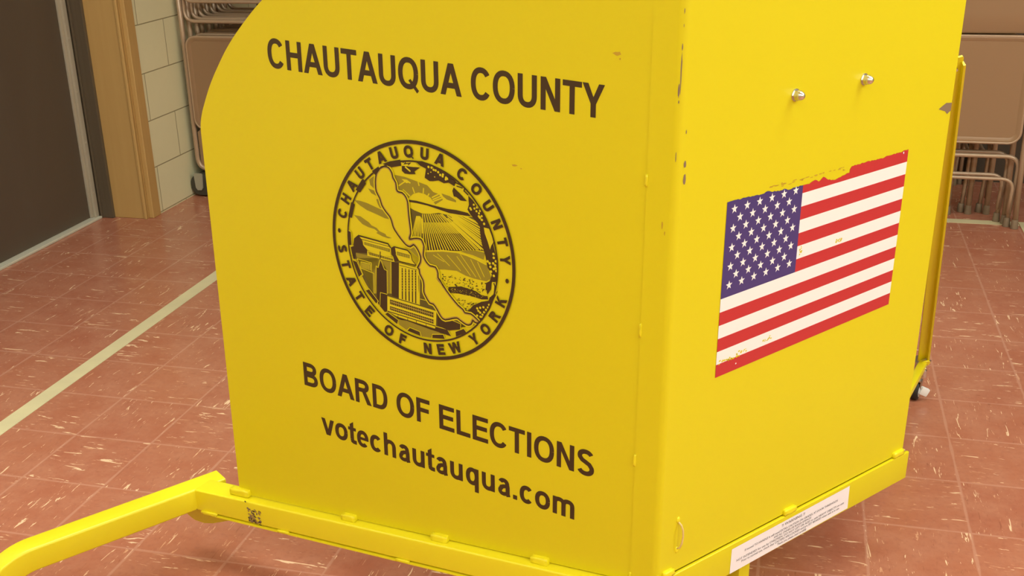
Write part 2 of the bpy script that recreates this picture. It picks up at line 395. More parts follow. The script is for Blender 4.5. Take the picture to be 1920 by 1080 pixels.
mark('paint_chip', Rp, [(.7010, .7128), (.7120, .7170), (.7250, .7215), (.7443, .7190), (.7443, .7040), (.7380, .7020), (.7330, .6990), (.7240, .7060)], EX + .0004, M_primer, 'grey primer where paint has chipped off')
for (F, a, b, rx, rz, s) in ((Lp, .1010, .8875, .009, .0035, 1), (Lp, .2740, .6955, .007, .002, 2), (Lp, .262, .6915, .002, .0012, 3), (Lp, .0965, .880, .002, .002, 10)):
    mark('smudge', F, blob(a, b, rx, rz, 12, .5, s), .0004, M_smudge)
for k, (a, b, rx, rz) in enumerate(((.0180, .6360, .0018, .0075), (.0135, .6240, .001, .0045))): mark('smudge', Lp, blob(a, b, rx, rz, 9, .4, k), EX + .0004, M_smudge)
bm = bmesh.new()
for k in range(26):
    rr = random.Random(k); v = .20 + .23 * rr.random(); z = .652 + .006 * rr.random() - .004 * (v - .2) / .2; patch(bm, Rp, blob(v, z, .003 + .005 * rr.random(), .0008 + .0012 * rr.random(), 7, .5, k), EX + .0003)
obj('glue_residue', bm, M_smudge, booth)
# ---------------- lettering
STW, STH = .19, .165
def ribbon(pts, t, out, closed=False):
    P = [Vector((x, y)) for x, y in pts]; n = len(P); L = []; Rr = []
    for i in range(n):
        if closed: d1 = P[i] - P[i - 1]; d2 = P[(i + 1) % n] - P[i]
        else: d1 = P[i] - P[i - 1] if i else P[1] - P[0]; d2 = P[i + 1] - P[i] if i < n - 1 else d1
        d1 = d1.normalized(); d2 = d2.normalized(); nn = Vector((-(d1 + d2).y, (d1 + d2).x)).normalized()
        k = t / 2 / max(.4, nn.dot(Vector((-d1.y, d1.x))))
        L.append(P[i] + nn * k); Rr.append(P[i] - nn * k)
    for i in range(n if closed else n - 1):
        j = (i + 1) % n; out.append([tuple(L[i]), tuple(L[j]), tuple(Rr[j]), tuple(Rr[i])])
def arcp(cx, cy, rx, ry, a, b, n=14, e=2.25):
    o = []
    for k in range(n + 1):
        t = R(a + (b - a) * k / n); c, s = math.cos(t), math.sin(t)
        o.append((cx + rx * math.copysign(abs(c) ** (2 / e), c), cy + ry * math.copysign(abs(s) ** (2 / e), s)))
    return o
SBK = .062
ADV = dict(C=.722, H=.722, A=.722, U=.722, T=.611, Q=.778, O=.778, N=.722, Y=.667, B=.722, R=.722, D=.722, F=.611, E=.667, L=.611, I=.278, S=.667, W=.944, K=.722)
ADV.update(dict(v=.556, o=.611, t=.333, e=.556, c=.556, h=.611, a=.556, u=.611, q=.611, m=.889)); ADV[' '] = .278; ADV['.'] = .278
def glyph(ch, k, t):
    """polygons of a sans-serif letter; cap height 1, width squeezed by k, stroke t"""
    w = ADV[ch] / .716 * k; o = []; sb = SBK * k / .77; l = sb; r = w - sb; h = t / 2; m = (l + r) / 2; q = lambda *p: o.append(list(p))
    vb = lambda x, y0=0, y1=1: q((x - h, y0), (x + h, y0), (x + h, y1), (x - h, y1))
    hb = lambda y, x0, x1: q((x0, y - h), (x1, y - h), (x1, y + h), (x0, y + h))
    rx = (r - l) / 2 - h
    if ch in 'OQ':
        l2 = sb * .6; r2 = w - l2; rx = (r2 - l2) / 2 - h
        ribbon(arcp(w / 2, .5, rx, .512 - h, 0, 345, 30), t, o); ribbon(arcp(w / 2, .5, rx, .512 - h, 330, 360, 4), t, o)
        if ch == 'Q': q((w * .50, .27), (w * .60, .33), (w * .97, -.02), (w * .88, -.11))
    elif ch == 'C':
        l2 = sb * .6; r = w - l2 * .5; ribbon(arcp((l2 + r) / 2, .5, (r - l2) / 2 - h, .512 - h, 36, 324, 26), t, o)
    elif ch == 'H': vb(l + h); vb(r - h); hb(.53, l + h, r - h)
    elif ch == 'U':
        ribbon([(l + h, 1), (l + h, .40)] + arcp(m, .36, rx, .372 - h, 180, 360, 16) + [(r - h, .40), (r - h, 1)], t, o)
    elif ch == 'T': vb(w / 2); hb(1 - h, .02 * k, w - .02 * k)
    elif ch == 'A':
        d = t * 1.08; q((0, 0), (d, 0), (w / 2 + d * .48, 1), (w / 2 - d * .52, 1)); q((w - d, 0), (w, 0), (w / 2 + d * .52, 1), (w / 2 - d * .48, 1)); hb(.31, w * .22, w * .78)
    elif ch == 'N': vb(l + h); vb(r - h); q((l, 1), (l + t * 1.05, 1), (r, 0), (r - t * 1.05, 0))
    elif ch == 'Y':
        d = t * 1.1; q((0, 1), (d, 1), (w / 2 + h, .40), (w / 2 - h, .40)); q((w - d, 1), (w, 1), (w / 2 + h, .40), (w / 2 - h, .40)); vb(w / 2, 0, .42)
    elif ch in 'BRD':
        vb(l + h)
        if ch == 'D':
            ribbon([(l + h, 1 - h), (m * .92, 1 - h)] + arcp(m * .92, .5, r - m * .92 - h, .5 - h, 90, -90, 16)[1:] + [(l + h, h)], t, o)
        else:
            e = r - t * .25 if ch == 'B' else r - t * .2
            ribbon([(l + h, 1 - h), (m, 1 - h)] + arcp(m, .74, e - m - h, .26 - h, 90, -90, 12)[1:] + [(l + h, .48 + h)], t, o)
            if ch == 'B': ribbon([(l + h, .56 - h), (m * 1.02, .56 - h)] + arcp(m * 1.02, .28, r - m * 1.02 - h, .28 - h, 90, -90, 12)[1:] + [(l + h, h)], t, o)
            else: q((m * .95, .5), (m * .95 + t * .9, .56), (w, 0), (w - t * 1.2, 0))
    elif ch in 'FEL':
        vb(l + h); e = r + sb * .5
        if ch != 'L': hb(1 - h, l, e); hb(.53, l, e - t * .25)
        if ch != 'F': hb(h, l, e)
    elif ch == 'I': vb(w / 2)
    elif ch == 'S':
        l2 = sb * .7; r2 = w - l2; m = w / 2; rx = (r2 - l2) / 2 - h
        P = arcp(m, .745, rx * .93, .265 - h, 22, 200, 14, 2.1)
        P += [(m - rx * .55, .585), (m, .525), (m + rx * .6, .455)]
        P += arcp(m, .27, rx, .282 - h, 20, -160, 14, 2.1)
        ribbon(P, t, o)
    elif ch == 'W':
        d = t * .95
        for x0, x1 in ((0, .27), (.5, .27), (.5, .73), (1, .73)):
            a, b = x0 * w, x1 * w; a = min(max(a, d / 2), w - d / 2); q((b - d / 2, 0), (b + d / 2, 0), (a + d / 2, 1), (a - d / 2, 1))
    elif ch == 'K': vb(l + h); q((l + h, .28), (l + h, .50), (r - t * 1.1, 1), (r + t * .1, 1)); q((l + t * 1.2, .50), (l + t * 2.1, .62), (w, 0), (w - t * 1.25, 0))
    elif ch == '.': q((w / 2 - h, 0), (w / 2 + h, 0), (w / 2 + h, t * 1.05), (w / 2 - h, t * 1.05))
    else:
        X = .725; l = .065 * k / .77; r = w - l; m = w / 2; rx = (r - l) / 2 - h; ry = X / 2 + .012 - h; t2 = t
        if ch == 'o': l = .04; rx = (w - .08) / 2 - h; ribbon(arcp(m, X / 2, rx, ry, 0, 345, 24), t, o); ribbon(arcp(m, X / 2, rx, ry, 330, 360, 3), t, o)
        elif ch == 'c': ribbon(arcp(m, X / 2, (w - .07) / 2 - h, ry, 42, 318, 22), t, o)
        elif ch == 'e':
            rx = (w - .07) / 2 - h; ribbon(arcp(m, X / 2, rx, ry, -2, 315, 24), t * .96, o); q((m - rx, .31), (m + rx + h * .9, .31), (m + rx + h * .9, .43), (m - rx, .43))
        elif ch == 'v': d = t * 1.05; q((0, X), (d, X), (m + d * .45, 0), (m - d * .55, 0)); q((w - d, X), (w, X), (m + d * .55, 0), (m - d * .45, 0))
        elif ch == 't':
            x = w * .46; ribbon([(x, .93), (x, .20), (x + .02, .11), (x + .07, h), (w + .01, h * .95)], t, o); q((0, X - t * .8), (w, X - t * .8), (w, X), (0, X))
            o[0] = [(x - h, .85), (x + h, .98), (x + h, .2), (x - h, .2)]
        elif ch == 'h': vb(l + h, 0, 1); ribbon([(l + h, .42)] + arcp(m, X - .30, rx, .312 - h, 180, 0, 14)[1:] + [(r - h, .4), (r - h, 0)], t, o)
        elif ch == 'u': ribbon([(l + h, X), (l + h, .32)] + arcp(m, .30, rx, .312 - h, 180, 360, 14)[1:] + [(r - h, .32)], t, o); vb(r - h, 0, X)
        elif ch == 'q': ribbon(arcp(m, X / 2, rx, ry, 0, 345, 24), t, o); vb(r - h, -.28, X); 
        elif ch == 'm':
            vb(l + h, 0, X); mm = w / 2; rx2 = (mm - l - h) / 2
            for c, e in ((l + h + rx2, mm), (mm + rx2, r - h)): ribbon([(c - rx2, .42)] + arcp(c, X - .24, rx2, .252 - h, 180, 0, 12)[1:] + [(e, .4), (e, 0)], t, o)
        elif ch == 'a':
            ribbon(arcp(m * .98, X - .23, rx * .92, .242 - h, 158, 0, 12)[0:] + [(r - h, .4), (r - h, .12), (r - h * .6, 0)], t, o)
            ribbon([(r - h, .43), (m, .40), (l + h + .06, .35)] + arcp(m * .95, .20, m * .95 - l - h, .212 - h, 130, 330, 12) , t * .92, o)
    return w, o
def textline(name, s, u0, z0, u1, z1, cap, thick=.212):
    """letters from (u0,z0) to (u1,z1) on the wing; u falls towards the right as one reads"""
    tot = sum(ADV[c] / .716 for c in s); L = math.hypot(u1 - u0, z1 - z0) / cap; k = L / tot
    ex = Vector((u0 - u1, z1 - z0)).normalized(); ey = Vector((-ex.y, ex.x)); x = 0; bm = bmesh.new()
    # the letters stand upright on a falling line
    for c in s:
        if c == ' ': x += ADV[c] / .716 * k; obj(name, bm, M_ink, booth); bm = bmesh.new(); continue
        w, polys = glyph(c, k, thick * .82)
        for i, P in enumerate(polys):
            pts = []
            for a, b in P:
                p = ex * ((a + x) * cap); pts.append((u0 - p.x, z0 + p.y + b * cap))
            patch(bm, Lp, pts, .0003 + (i % 60) * .000003)
        x += w
    return obj(name, bm, M_ink, booth)
textline('lettering', 'CHAUTAUQUA COUNTY', .7705, .8082, .1195, .7876, .0515)
textline('lettering', 'BOARD OF ELECTIONS', .7480, .1913, .1185, .1637, .0500)
textline('lettering', 'votechautauqua.com', .7095, .0935, .1530, .0686, .0490)
# ---------------- county seal
SEAL = '''O p -.709 .390 -.636 .390 -.564 .381 -.475 .358 -.370 .334 -.335 .324 -.291 .264 -.373 .266 -.462 .289 -.568 .313 -.639 .344 -.674 .364
O p -.719 .243 -.645 .242 -.592 .216 -.551 .197 -.528 .175 -.469 .158 -.441 .132 -.376 .116 -.365 .098 -.306 .089 -.348 .080 -.413 .089 -.478 .110 -.459 .123 -.494 .144 -.560 .151 -.626 .169 -.667 .199 -.695 .226
O p -.543 .521 -.508 .516 -.461 .508 -.432 .497 -.422 .458 -.463 .467 -.510 .481
O p -.526 .606 -.476 .643 -.441 .648 -.454 .515 -.517 .557
O p -.459 .432 -.417 .443 -.392 .361 -.422 .356 -.444 .389
O p -.247 .688 -.138 .684 -.044 .666 .092 .641 .154 .588 .211 .578 .252 .534 .172 .478 .124 .533 .067 .557 .002 .563 -.056 .542 -.098 .504 -.117 .485 -.153 .512 -.218 .534 -.230 .596 -.242 .645
O p .239 .588 .323 .575 .386 .547 .385 .529 .294 .540 .253 .565
Y .012 -.208 .593 -.132 .647
Y .012 .138 .536 .211 .578
Y .012 .145 .518 .228 .561
Y .012 .151 .503 .245 .548
Y .012 -.132 .654 -.081 .636
Y .012 -.001 .660 .009 .623
Y .012 -.061 .601 -.042 .550
Y .012 -.165 .567 -.090 .514
Y .012 .055 .611 .049 .560
Y .012 .111 .569 .095 .542
Y p -.175 .660 -.117 .662 -.081 .642 -.125 .629
G p -.102 .411 -.056 .392 .031 .374 .118 .384 .205 .407 .290 .402 .389 .408 .473 .411 .543 .422 .543 .423 .584 .399 .645 .359 .624 .318 .636 .251 .656 .198 .683 .133 .537 .127 .452 .106 .409 .089 .237 .065 .040 .028 .042 .080 .021 .116 -.030 .133 -.097 .112 -.119 .125 -.095 .161 -.100 .290 -.105 .354
Y .009 -.040 .300 -.089 .133
Y .009 -.029 .302 -.070 .136
Y .009 -.018 .304 -.052 .139
Y .009 -.007 .306 -.033 .142
Y .009 .004 .305 -.015 .142
Y .009 .016 .296 .005 .126
Y .009 .027 .282 .024 .103
Y .009 .034 .369 .040 .034
Y .009 .050 .295 .069 .039
Y .009 .054 .372 .099 .044
Y .009 .079 .299 .128 .050
Y .009 .075 .375 .157 .055
Y .009 .108 .304 .187 .060
Y .009 .095 .379 .216 .065
Y .009 .137 .309 .245 .070
Y .009 .115 .382 .274 .075
Y .009 .166 .313 .302 .080
Y .009 .136 .385 .331 .085
Y .009 .195 .318 .360 .090
Y .009 .156 .388 .388 .094
Y .009 .224 .323 .417 .099
Y .009 .176 .391 .445 .104
Y .009 .252 .327 .473 .109
Y .009 .196 .394 .502 .114
Y .009 .281 .332 .530 .119
Y .009 .216 .397 .558 .124
Y .009 .310 .336 .586 .129
Y .013 .233 .401 .603 .135
Y .013 .363 .321 .631 .140
Y .013 .295 .374 .655 .141
Y .013 .381 .336 .663 .167
Y .013 .291 .398 .646 .196
Y .013 .368 .365 .639 .220
Y .013 .286 .419 .633 .247
Y .013 .363 .394 .630 .272
Y .013 .282 .440 .622 .296
Y .013 .358 .419 .620 .317
Y .013 .286 .457 .631 .338
Y .013 .368 .443 .638 .361
Y .013 .283 .473 .625 .374
D p -.094 .194 -.027 .199 .082 .171 .384 .190 .642 .176 .676 .133 .537 .128 .409 .092 .040 .029 .042 .080 .021 .116 -.030 .133 -.097 .114 -.117 .126
Y .010 -.028 .342 -.089 .133
Y .010 -.019 .343 -.070 .136
Y .010 -.010 .345 -.052 .139
Y .010 -.001 .346 -.033 .142
Y .010 .008 .346 -.015 .142
Y .010 .018 .338 .005 .126
Y .010 .027 .326 .024 .103
Y .010 .035 .292 .040 .034
Y .010 .050 .295 .069 .039
Y .010 .064 .297 .099 .044
Y .010 .079 .299 .128 .050
Y .010 .094 .302 .157 .055
Y .010 .108 .304 .187 .060
Y .010 .123 .306 .216 .065
Y .010 .137 .309 .245 .070
Y .010 .152 .311 .274 .075
Y .010 .166 .313 .302 .080
Y .010 .181 .316 .331 .085
Y .010 .195 .318 .360 .090
Y .010 .209 .320 .388 .094
Y .010 .224 .323 .417 .099
Y .010 .238 .325 .445 .104
Y .010 .252 .327 .473 .109
Y .010 .267 .329 .502 .114
Y .010 .281 .332 .530 .119
Y .010 .295 .334 .558 .124
Y .010 .310 .336 .586 .129
Y .012 .319 .339 .603 .135
Y .012 .333 .342 .631 .140
Y .012 .345 .342 .655 .141
Y .012 .349 .355 .663 .167
Y .012 .341 .370 .646 .196
Y .012 .337 .382 .639 .220
Y .012 .334 .395 .633 .247
Y .012 .333 .408 .630 .272
Y .012 .329 .420 .622 .296
Y .012 .328 .430 .620 .317
Y .012 .334 .441 .631 .338
Y .012 .338 .452 .638 .361
Y .012 .331 .459 .625 .374
D .010 .028 .188 .025 .032
D .010 .048 .192 .055 .037
D .010 .069 .195 .084 .042
D .010 .089 .198 .113 .047
D .010 .110 .202 .143 .052
D .010 .130 .205 .172 .057
D .010 .151 .208 .201 .062
D .010 .171 .212 .230 .067
D .010 .191 .215 .259 .072
D .010 .211 .219 .288 .077
D .010 .232 .222 .317 .082
D .010 .252 .225 .345 .087
D .010 .272 .228 .374 .092
D .010 .292 .232 .403 .097
D .010 .312 .235 .431 .102
D .010 .332 .238 .459 .107
D .010 .352 .242 .488 .112
D .010 .372 .245 .516 .117
D .010 .392 .248 .544 .121
D .010 .412 .251 .572 .126
D p -.110 .480 -.023 .483 .150 .468 .292 .458 .390 .461 .502 .453 .536 .427 .473 .424 .319 .422 .206 .439 .092 .456 -.016 .462 -.107 .461
O p .039 .021 .237 .059 .380 .067 .458 .068 .557 .053 .681 .018 .708 -.054 .728 -.108 .679 -.143 .553 -.141 .468 -.130 .376 -.102 .246 -.112 .188 -.123 .152 -.110 .086 -.095 .037 -.045 .027 -.014
O p .416 .087 .488 .112 .579 .121 .669 .118 .654 .052 .557 .073
Y .006 .134 .005 .248 -.040
Y .006 .279 .030 .419 -.094
Y .006 .380 .035 .518 -.121
Y .006 .416 .061 .574 -.124
Y .006 .521 .034 .623 -.134
Y .006 .178 .026 .305 -.069
Y .006 .591 .021 .659 -.108
Y .016 .039 .024 .237 .062 .381 .074 .480 .065 .577 .044 .681 .012
D p .285 -.272 .322 -.264 .416 -.241 .477 -.246 .568 -.257 .628 -.284 .688 -.281 .694 -.311 .627 -.324 .555 -.316 .475 -.314 .383 -.315 .283 -.329
D p .326 -.168 .335 -.168 .332 -.173 .324 -.172
D p .244 -.211 .257 -.212 .253 -.222 .241 -.219
D p .575 -.180 .584 -.180 .581 -.186 .573 -.185
D p .296 -.169 .303 -.172 .300 -.182 .294 -.177
D p .603 -.253 .615 -.253 .611 -.258 .601 -.258
D p .359 -.239 .371 -.241 .367 -.251 .357 -.247
D p .628 -.162 .638 -.164 .635 -.172 .626 -.169
D p .454 -.176 .463 -.176 .460 -.181 .452 -.180
Y p .652 -.258 .658 -.259 .656 -.262 .651 -.261
D p .641 -.222 .653 -.224 .649 -.234 .638 -.231
D p .454 -.207 .464 -.208 .461 -.215 .452 -.213
D p .290 -.197 .302 -.196 .298 -.200 .287 -.200
D p .233 -.243 .241 -.245 .238 -.252 .232 -.250
D p .437 -.198 .450 -.198 .446 -.203 .434 -.203
D p .410 -.180 .420 -.181 .417 -.186 .407 -.185
D p .381 -.254 .388 -.256 .386 -.264 .379 -.261
D p .639 -.164 .645 -.165 .643 -.170 .638 -.168
D p .574 -.230 .581 -.231 .579 -.237 .572 -.235
D p .297 -.218 .302 -.220 .300 -.229 .296 -.225
Y p .634 -.270 .641 -.272 .638 -.278 .633 -.276
D p .221 -.196 .235 -.197 .230 -.206 .218 -.204
Y p .406 -.280 .412 -.281 .410 -.287 .405 -.285
D p .353 -.180 .362 -.180 .359 -.184 .351 -.184
Y p .392 -.283 .397 -.283 .396 -.285 .391 -.285
D p .235 -.179 .246 -.179 .243 -.185 .232 -.184
D p .352 -.167 .365 -.167 .361 -.174 .349 -.173
D p .313 -.162 .318 -.163 .317 -.168 .312 -.166
D p .534 -.171 .539 -.173 .537 -.180 .533 -.177
Y p .329 -.291 .333 -.292 .331 -.297 .328 -.295
D p .578 -.204 .591 -.204 .587 -.211 .576 -.210
D p .328 -.210 .333 -.212 .331 -.218 .327 -.216
Y p .329 -.276 .336 -.276 .334 -.281 .328 -.280
D p .228 -.191 .235 -.191 .233 -.196 .226 -.195
D p .321 -.274 .327 -.274 .325 -.278 .320 -.277
D p .650 -.221 .663 -.221 .659 -.228 .647 -.227
D p .637 -.233 .648 -.234 .645 -.243 .634 -.240
D p .448 -.165 .455 -.168 .453 -.178 .447 -.173
Y p .636 -.267 .640 -.268 .639 -.273 .635 -.271
D p .590 -.233 .601 -.234 .598 -.241 .587 -.239
D p .522 -.241 .529 -.244 .527 -.254 .520 -.250
D p .664 -.160 .676 -.162 .672 -.173 .661 -.169
D p .530 -.158 .543 -.157 .539 -.162 .527 -.162
D p .668 -.233 .673 -.234 .672 -.239 .667 -.237
D p .513 -.226 .524 -.228 .521 -.239 .511 -.235
D p .318 -.154 .331 -.153 .327 -.157 .316 -.158
D p .627 -.166 .638 -.167 .635 -.177 .624 -.174
D p .626 -.220 .639 -.220 .635 -.225 .624 -.225
D p .531 -.195 .543 -.196 .539 -.205 .528 -.203
D p .436 -.223 .441 -.223 .440 -.227 .435 -.226
D p .494 -.216 .507 -.217 .503 -.225 .492 -.223
D p .279 -.205 .290 -.206 .287 -.213 .276 -.211
D p .215 -.274 .227 -.273 .224 -.278 .213 -.278
D p .471 -.203 .482 -.203 .479 -.209 .468 -.208
D p .324 -.221 .337 -.220 .333 -.225 .321 -.225
D p .266 -.241 .279 -.242 .275 -.249 .263 -.248
D p .418 -.268 .429 -.267 .426 -.272 .415 -.271
D p .629 -.176 .636 -.178 .634 -.188 .627 -.184
D p .412 -.260 .419 -.263 .416 -.273 .411 -.268
D p .298 -.175 .307 -.175 .304 -.182 .296 -.180
Y p .468 -.272 .475 -.271 .473 -.274 .467 -.274
D p .361 -.228 .370 -.230 .367 -.238 .359 -.235
D p .444 -.163 .451 -.166 .448 -.175 .442 -.171
D p .381 -.257 .395 -.258 .390 -.266 .378 -.264
D p .533 -.231 .540 -.233 .538 -.243 .531 -.239
Y p .433 -.274 .437 -.276 .436 -.282 .432 -.279
D p .584 -.229 .593 -.230 .590 -.234 .582 -.233
D p .577 -.198 .588 -.198 .584 -.202 .575 -.202
D p .253 -.175 .265 -.174 .261 -.179 .250 -.179
D p .638 -.198 .648 -.198 .645 -.204 .636 -.203
D p .508 -.165 .516 -.167 .513 -.177 .506 -.173
D p .297 -.245 .305 -.246 .302 -.251 .295 -.250
D p .225 -.158 .238 -.159 .234 -.169 .222 -.166
D p .590 -.254 .603 -.253 .599 -.258 .588 -.258
D p .489 -.217 .499 -.220 .496 -.230 .487 -.226
Y p .571 -.275 .574 -.277 .573 -.281 .570 -.279
D p .532 -.248 .542 -.250 .538 -.260 .529 -.256
Y p .355 -.280 .360 -.281 .358 -.286 .354 -.284
D p .635 -.239 .642 -.240 .640 -.245 .633 -.243
D p .367 -.239 .381 -.240 .377 -.251 .364 -.247
D p .403 -.207 .415 -.207 .411 -.213 .400 -.212
D p .410 -.155 .416 -.157 .414 -.164 .408 -.161
D p .540 -.231 .548 -.234 .546 -.244 .539 -.240
D p .509 -.173 .514 -.176 .512 -.186 .507 -.181
Y p .677 -.264 .683 -.264 .681 -.268 .675 -.267
D p .256 -.191 .263 -.194 .261 -.204 .255 -.199
D p .633 -.248 .639 -.249 .637 -.254 .631 -.253
Y p .353 -.283 .357 -.285 .356 -.290 .352 -.288
D p .535 -.223 .548 -.222 .544 -.228 .532 -.227
D p .462 -.173 .468 -.174 .466 -.178 .461 -.177
D p .364 -.170 .370 -.173 .368 -.184 .363 -.179
Y p .349 -.275 .355 -.276 .353 -.282 .347 -.280
Y p .522 -.276 .529 -.276 .527 -.282 .520 -.280
D p .478 -.244 .489 -.245 .485 -.252 .475 -.250
D p .452 -.173 .464 -.174 .460 -.181 .449 -.179
D p .246 -.178 .258 -.178 .254 -.184 .243 -.183
D p .398 -.245 .410 -.245 .406 -.251 .395 -.250
D p .397 -.210 .402 -.213 .400 -.223 .395 -.218
Y p .219 -.291 .222 -.292 .221 -.294 .218 -.294
D p .612 -.255 .619 -.257 .617 -.264 .611 -.261
D p .438 -.248 .445 -.251 .442 -.260 .437 -.256
D p .681 -.238 .693 -.239 .690 -.250 .678 -.246
D p .392 -.268 .404 -.268 .400 -.277 .389 -.274
D p .263 -.241 .275 -.241 .271 -.247 .260 -.246
Y p .518 -.269 .524 -.268 .522 -.271 .517 -.271
D p .512 -.185 .525 -.187 .521 -.195 .510 -.193
Y p .357 -.276 .363 -.276 .361 -.280 .356 -.279
Y p .605 -.264 .613 -.265 .610 -.271 .604 -.269
D p .524 -.243 .534 -.244 .531 -.251 .522 -.249
D p .677 -.194 .683 -.197 .681 -.205 .676 -.202
D p .449 -.225 .459 -.225 .456 -.231 .447 -.230
D p .310 -.164 .321 -.166 .317 -.176 .307 -.173
D p .543 -.167 .556 -.168 .552 -.178 .540 -.175
D p .456 -.153 .468 -.154 .464 -.162 .453 -.160
D p .509 -.155 .520 -.154 .516 -.158 .506 -.158
D p .441 -.172 .448 -.175 .446 -.185 .439 -.181
D p .566 -.256 .573 -.257 .571 -.263 .564 -.261
D p .500 -.157 .509 -.160 .506 -.170 .499 -.166
D p .568 -.262 .575 -.264 .573 -.272 .566 -.269
D p .585 -.241 .593 -.241 .591 -.246 .583 -.245
Y p .218 -.281 .226 -.281 .224 -.284 .217 -.284
D p .570 -.204 .580 -.206 .577 -.215 .568 -.212
D p .365 -.238 .372 -.239 .370 -.247 .363 -.244
D p .227 -.192 .234 -.195 .232 -.205 .225 -.201
D p .274 -.260 .280 -.264 .278 -.274 .273 -.269
D p .293 -.167 .300 -.170 .297 -.180 .291 -.176
Y p .528 -.267 .534 -.267 .532 -.270 .527 -.270
D p .375 -.215 .388 -.214 .384 -.220 .372 -.219
D p .327 -.270 .333 -.273 .331 -.284 .326 -.279
D p .353 -.231 .364 -.233 .360 -.243 .351 -.240
D p .246 -.274 .253 -.276 .251 -.285 .245 -.281
D p .223 -.263 .230 -.264 .228 -.269 .222 -.268
D p .229 -.201 .237 -.203 .234 -.214 .227 -.210
D p .500 -.200 .514 -.199 .510 -.204 .498 -.204
Y p .313 -.286 .321 -.287 .318 -.292 .311 -.291
D p .674 -.158 .686 -.159 .682 -.168 .671 -.165
D p .528 -.261 .534 -.262 .532 -.267 .527 -.265
D p .278 -.221 .287 -.222 .284 -.230 .276 -.227
D p .384 -.254 .396 -.255 .392 -.265 .381 -.262
D p .231 -.176 .238 -.177 .236 -.182 .230 -.181
D p .485 -.178 .496 -.178 .492 -.185 .483 -.183
D p .385 -.249 .398 -.248 .394 -.254 .382 -.253
Y p .376 -.287 .380 -.287 .379 -.289 .376 -.288
D p .302 -.268 .313 -.271 .310 -.281 .299 -.277
D p .450 -.158 .457 -.160 .455 -.169 .448 -.166
D p .400 -.172 .408 -.173 .406 -.180 .399 -.178
D p .382 -.214 .388 -.214 .386 -.218 .381 -.217
D p .582 -.245 .591 -.245 .588 -.249 .580 -.248
D p .353 -.230 .365 -.230 .361 -.238 .350 -.236
D p .671 -.216 .677 -.218 .675 -.226 .669 -.223
D p .497 -.231 .508 -.230 .504 -.234 .494 -.234
Y p .466 -.307 .471 -.308 .469 -.311
Y p .314 -.286 .319 -.286 .317 -.290
Y p .466 -.286 .473 -.287 .471 -.292
Y p .363 -.292 .370 -.292 .368 -.297
Y p .508 -.311 .516 -.312 .513 -.318
Y p .398 -.290 .404 -.290 .402 -.295
Y p .508 -.287 .516 -.287 .513 -.293
Y p .374 -.297 .378 -.298 .377 -.301
Y p .638 -.290 .646 -.290 .643 -.296
Y p .352 -.310 .359 -.311 .357 -.315
Y p .316 -.317 .324 -.318 .322 -.324
Y p .328 -.323 .335 -.323 .333 -.329
Y p .531 -.293 .536 -.293 .535 -.297
Y p .319 -.300 .327 -.301 .324 -.306
Y p .378 -.297 .383 -.298 .382 -.301
Y p .564 -.308 .572 -.308 .569 -.314
Y p .409 -.293 .413 -.294 .412 -.296
Y p .502 -.307 .510 -.308 .507 -.314
Y p .325 -.298 .329 -.298 .328 -.301
Y p .461 -.313 .467 -.313 .465 -.317
Y p .623 -.303 .631 -.304 .628 -.309
Y p .375 -.319 .383 -.319 .381 -.325
Y p .682 -.267 .685 -.268 .684 -.270
Y p .410 -.298 .416 -.298 .414 -.302
Y p .333 -.308 .340 -.308 .337 -.313
Y p .541 -.291 .547 -.292 .545 -.296
Y p .564 -.273 .570 -.273 .568 -.277
Y p .350 -.281 .358 -.281 .355 -.287
Y p .423 -.289 .428 -.290 .427 -.293
Y p .525 -.276 .532 -.277 .530 -.281
Y p .324 -.324 .328 -.324 .327 -.327
Y p .594 -.290 .599 -.290 .598 -.294
Y p .415 -.290 .423 -.291 .421 -.296
Y p .501 -.294 .505 -.295 .504 -.298
Y p .539 -.278 .545 -.278 .543 -.282
Y p .549 -.292 .556 -.293 .554 -.297
Y p .518 -.279 .527 -.280 .524 -.286
Y p .561 -.299 .570 -.299 .567 -.305
Y p .473 -.287 .478 -.287 .476 -.291
Y p .420 -.287 .425 -.288 .424 -.292
Y p .378 -.298 .383 -.298 .382 -.302
Y p .440 -.303 .445 -.303 .444 -.307
Y p .630 -.297 .635 -.298 .634 -.301
Y p .619 -.275 .623 -.276 .622 -.278
Y p .680 -.268 .684 -.269 .683 -.271
Y p .632 -.268 .639 -.269 .636 -.274
Y p .513 -.281 .518 -.281 .516 -.284
Y p .670 -.281 .674 -.281 .673 -.285
Y p .468 -.304 .473 -.305 .472 -.308
Y p .331 -.315 .335 -.315 .334 -.318
Y p .319 -.277 .328 -.277 .325 -.283
Y p .465 -.305 .472 -.305 .470 -.310
Y p .673 -.279 .678 -.280 .676 -.283
Y p .561 -.270 .567 -.271 .565 -.275
Y p .590 -.291 .596 -.292 .595 -.296
Y p .658 -.283 .665 -.283 .663 -.289
Y p .450 -.277 .455 -.277 .454 -.281
Y p .380 -.276 .385 -.277 .383 -.280
Y p .346 -.298 .353 -.299 .351 -.304
Y p .590 -.303 .595 -.303 .593 -.307
D p .533 -.462 .545 -.454 .544 -.463 .533 -.468
D p .449 -.465 .469 -.455 .467 -.465 .449 -.471
D p .555 -.444 .568 -.436 .566 -.444 .554 -.449
D p .561 -.430 .577 -.421 .575 -.430 .561 -.436
D p .439 -.398 .447 -.391 .446 -.400 .439 -.404
D p .520 -.439 .530 -.433 .529 -.439 .520 -.442
D p .503 -.461 .515 -.454 .514 -.461 .503 -.465
D p .492 -.457 .501 -.449 .500 -.458 .492 -.463
D p .416 -.439 .434 -.431 .432 -.438 .416 -.443
D p .530 -.397 .540 -.392 .539 -.398 .530 -.401
D p .460 -.442 .475 -.434 .474 -.442 .460 -.447
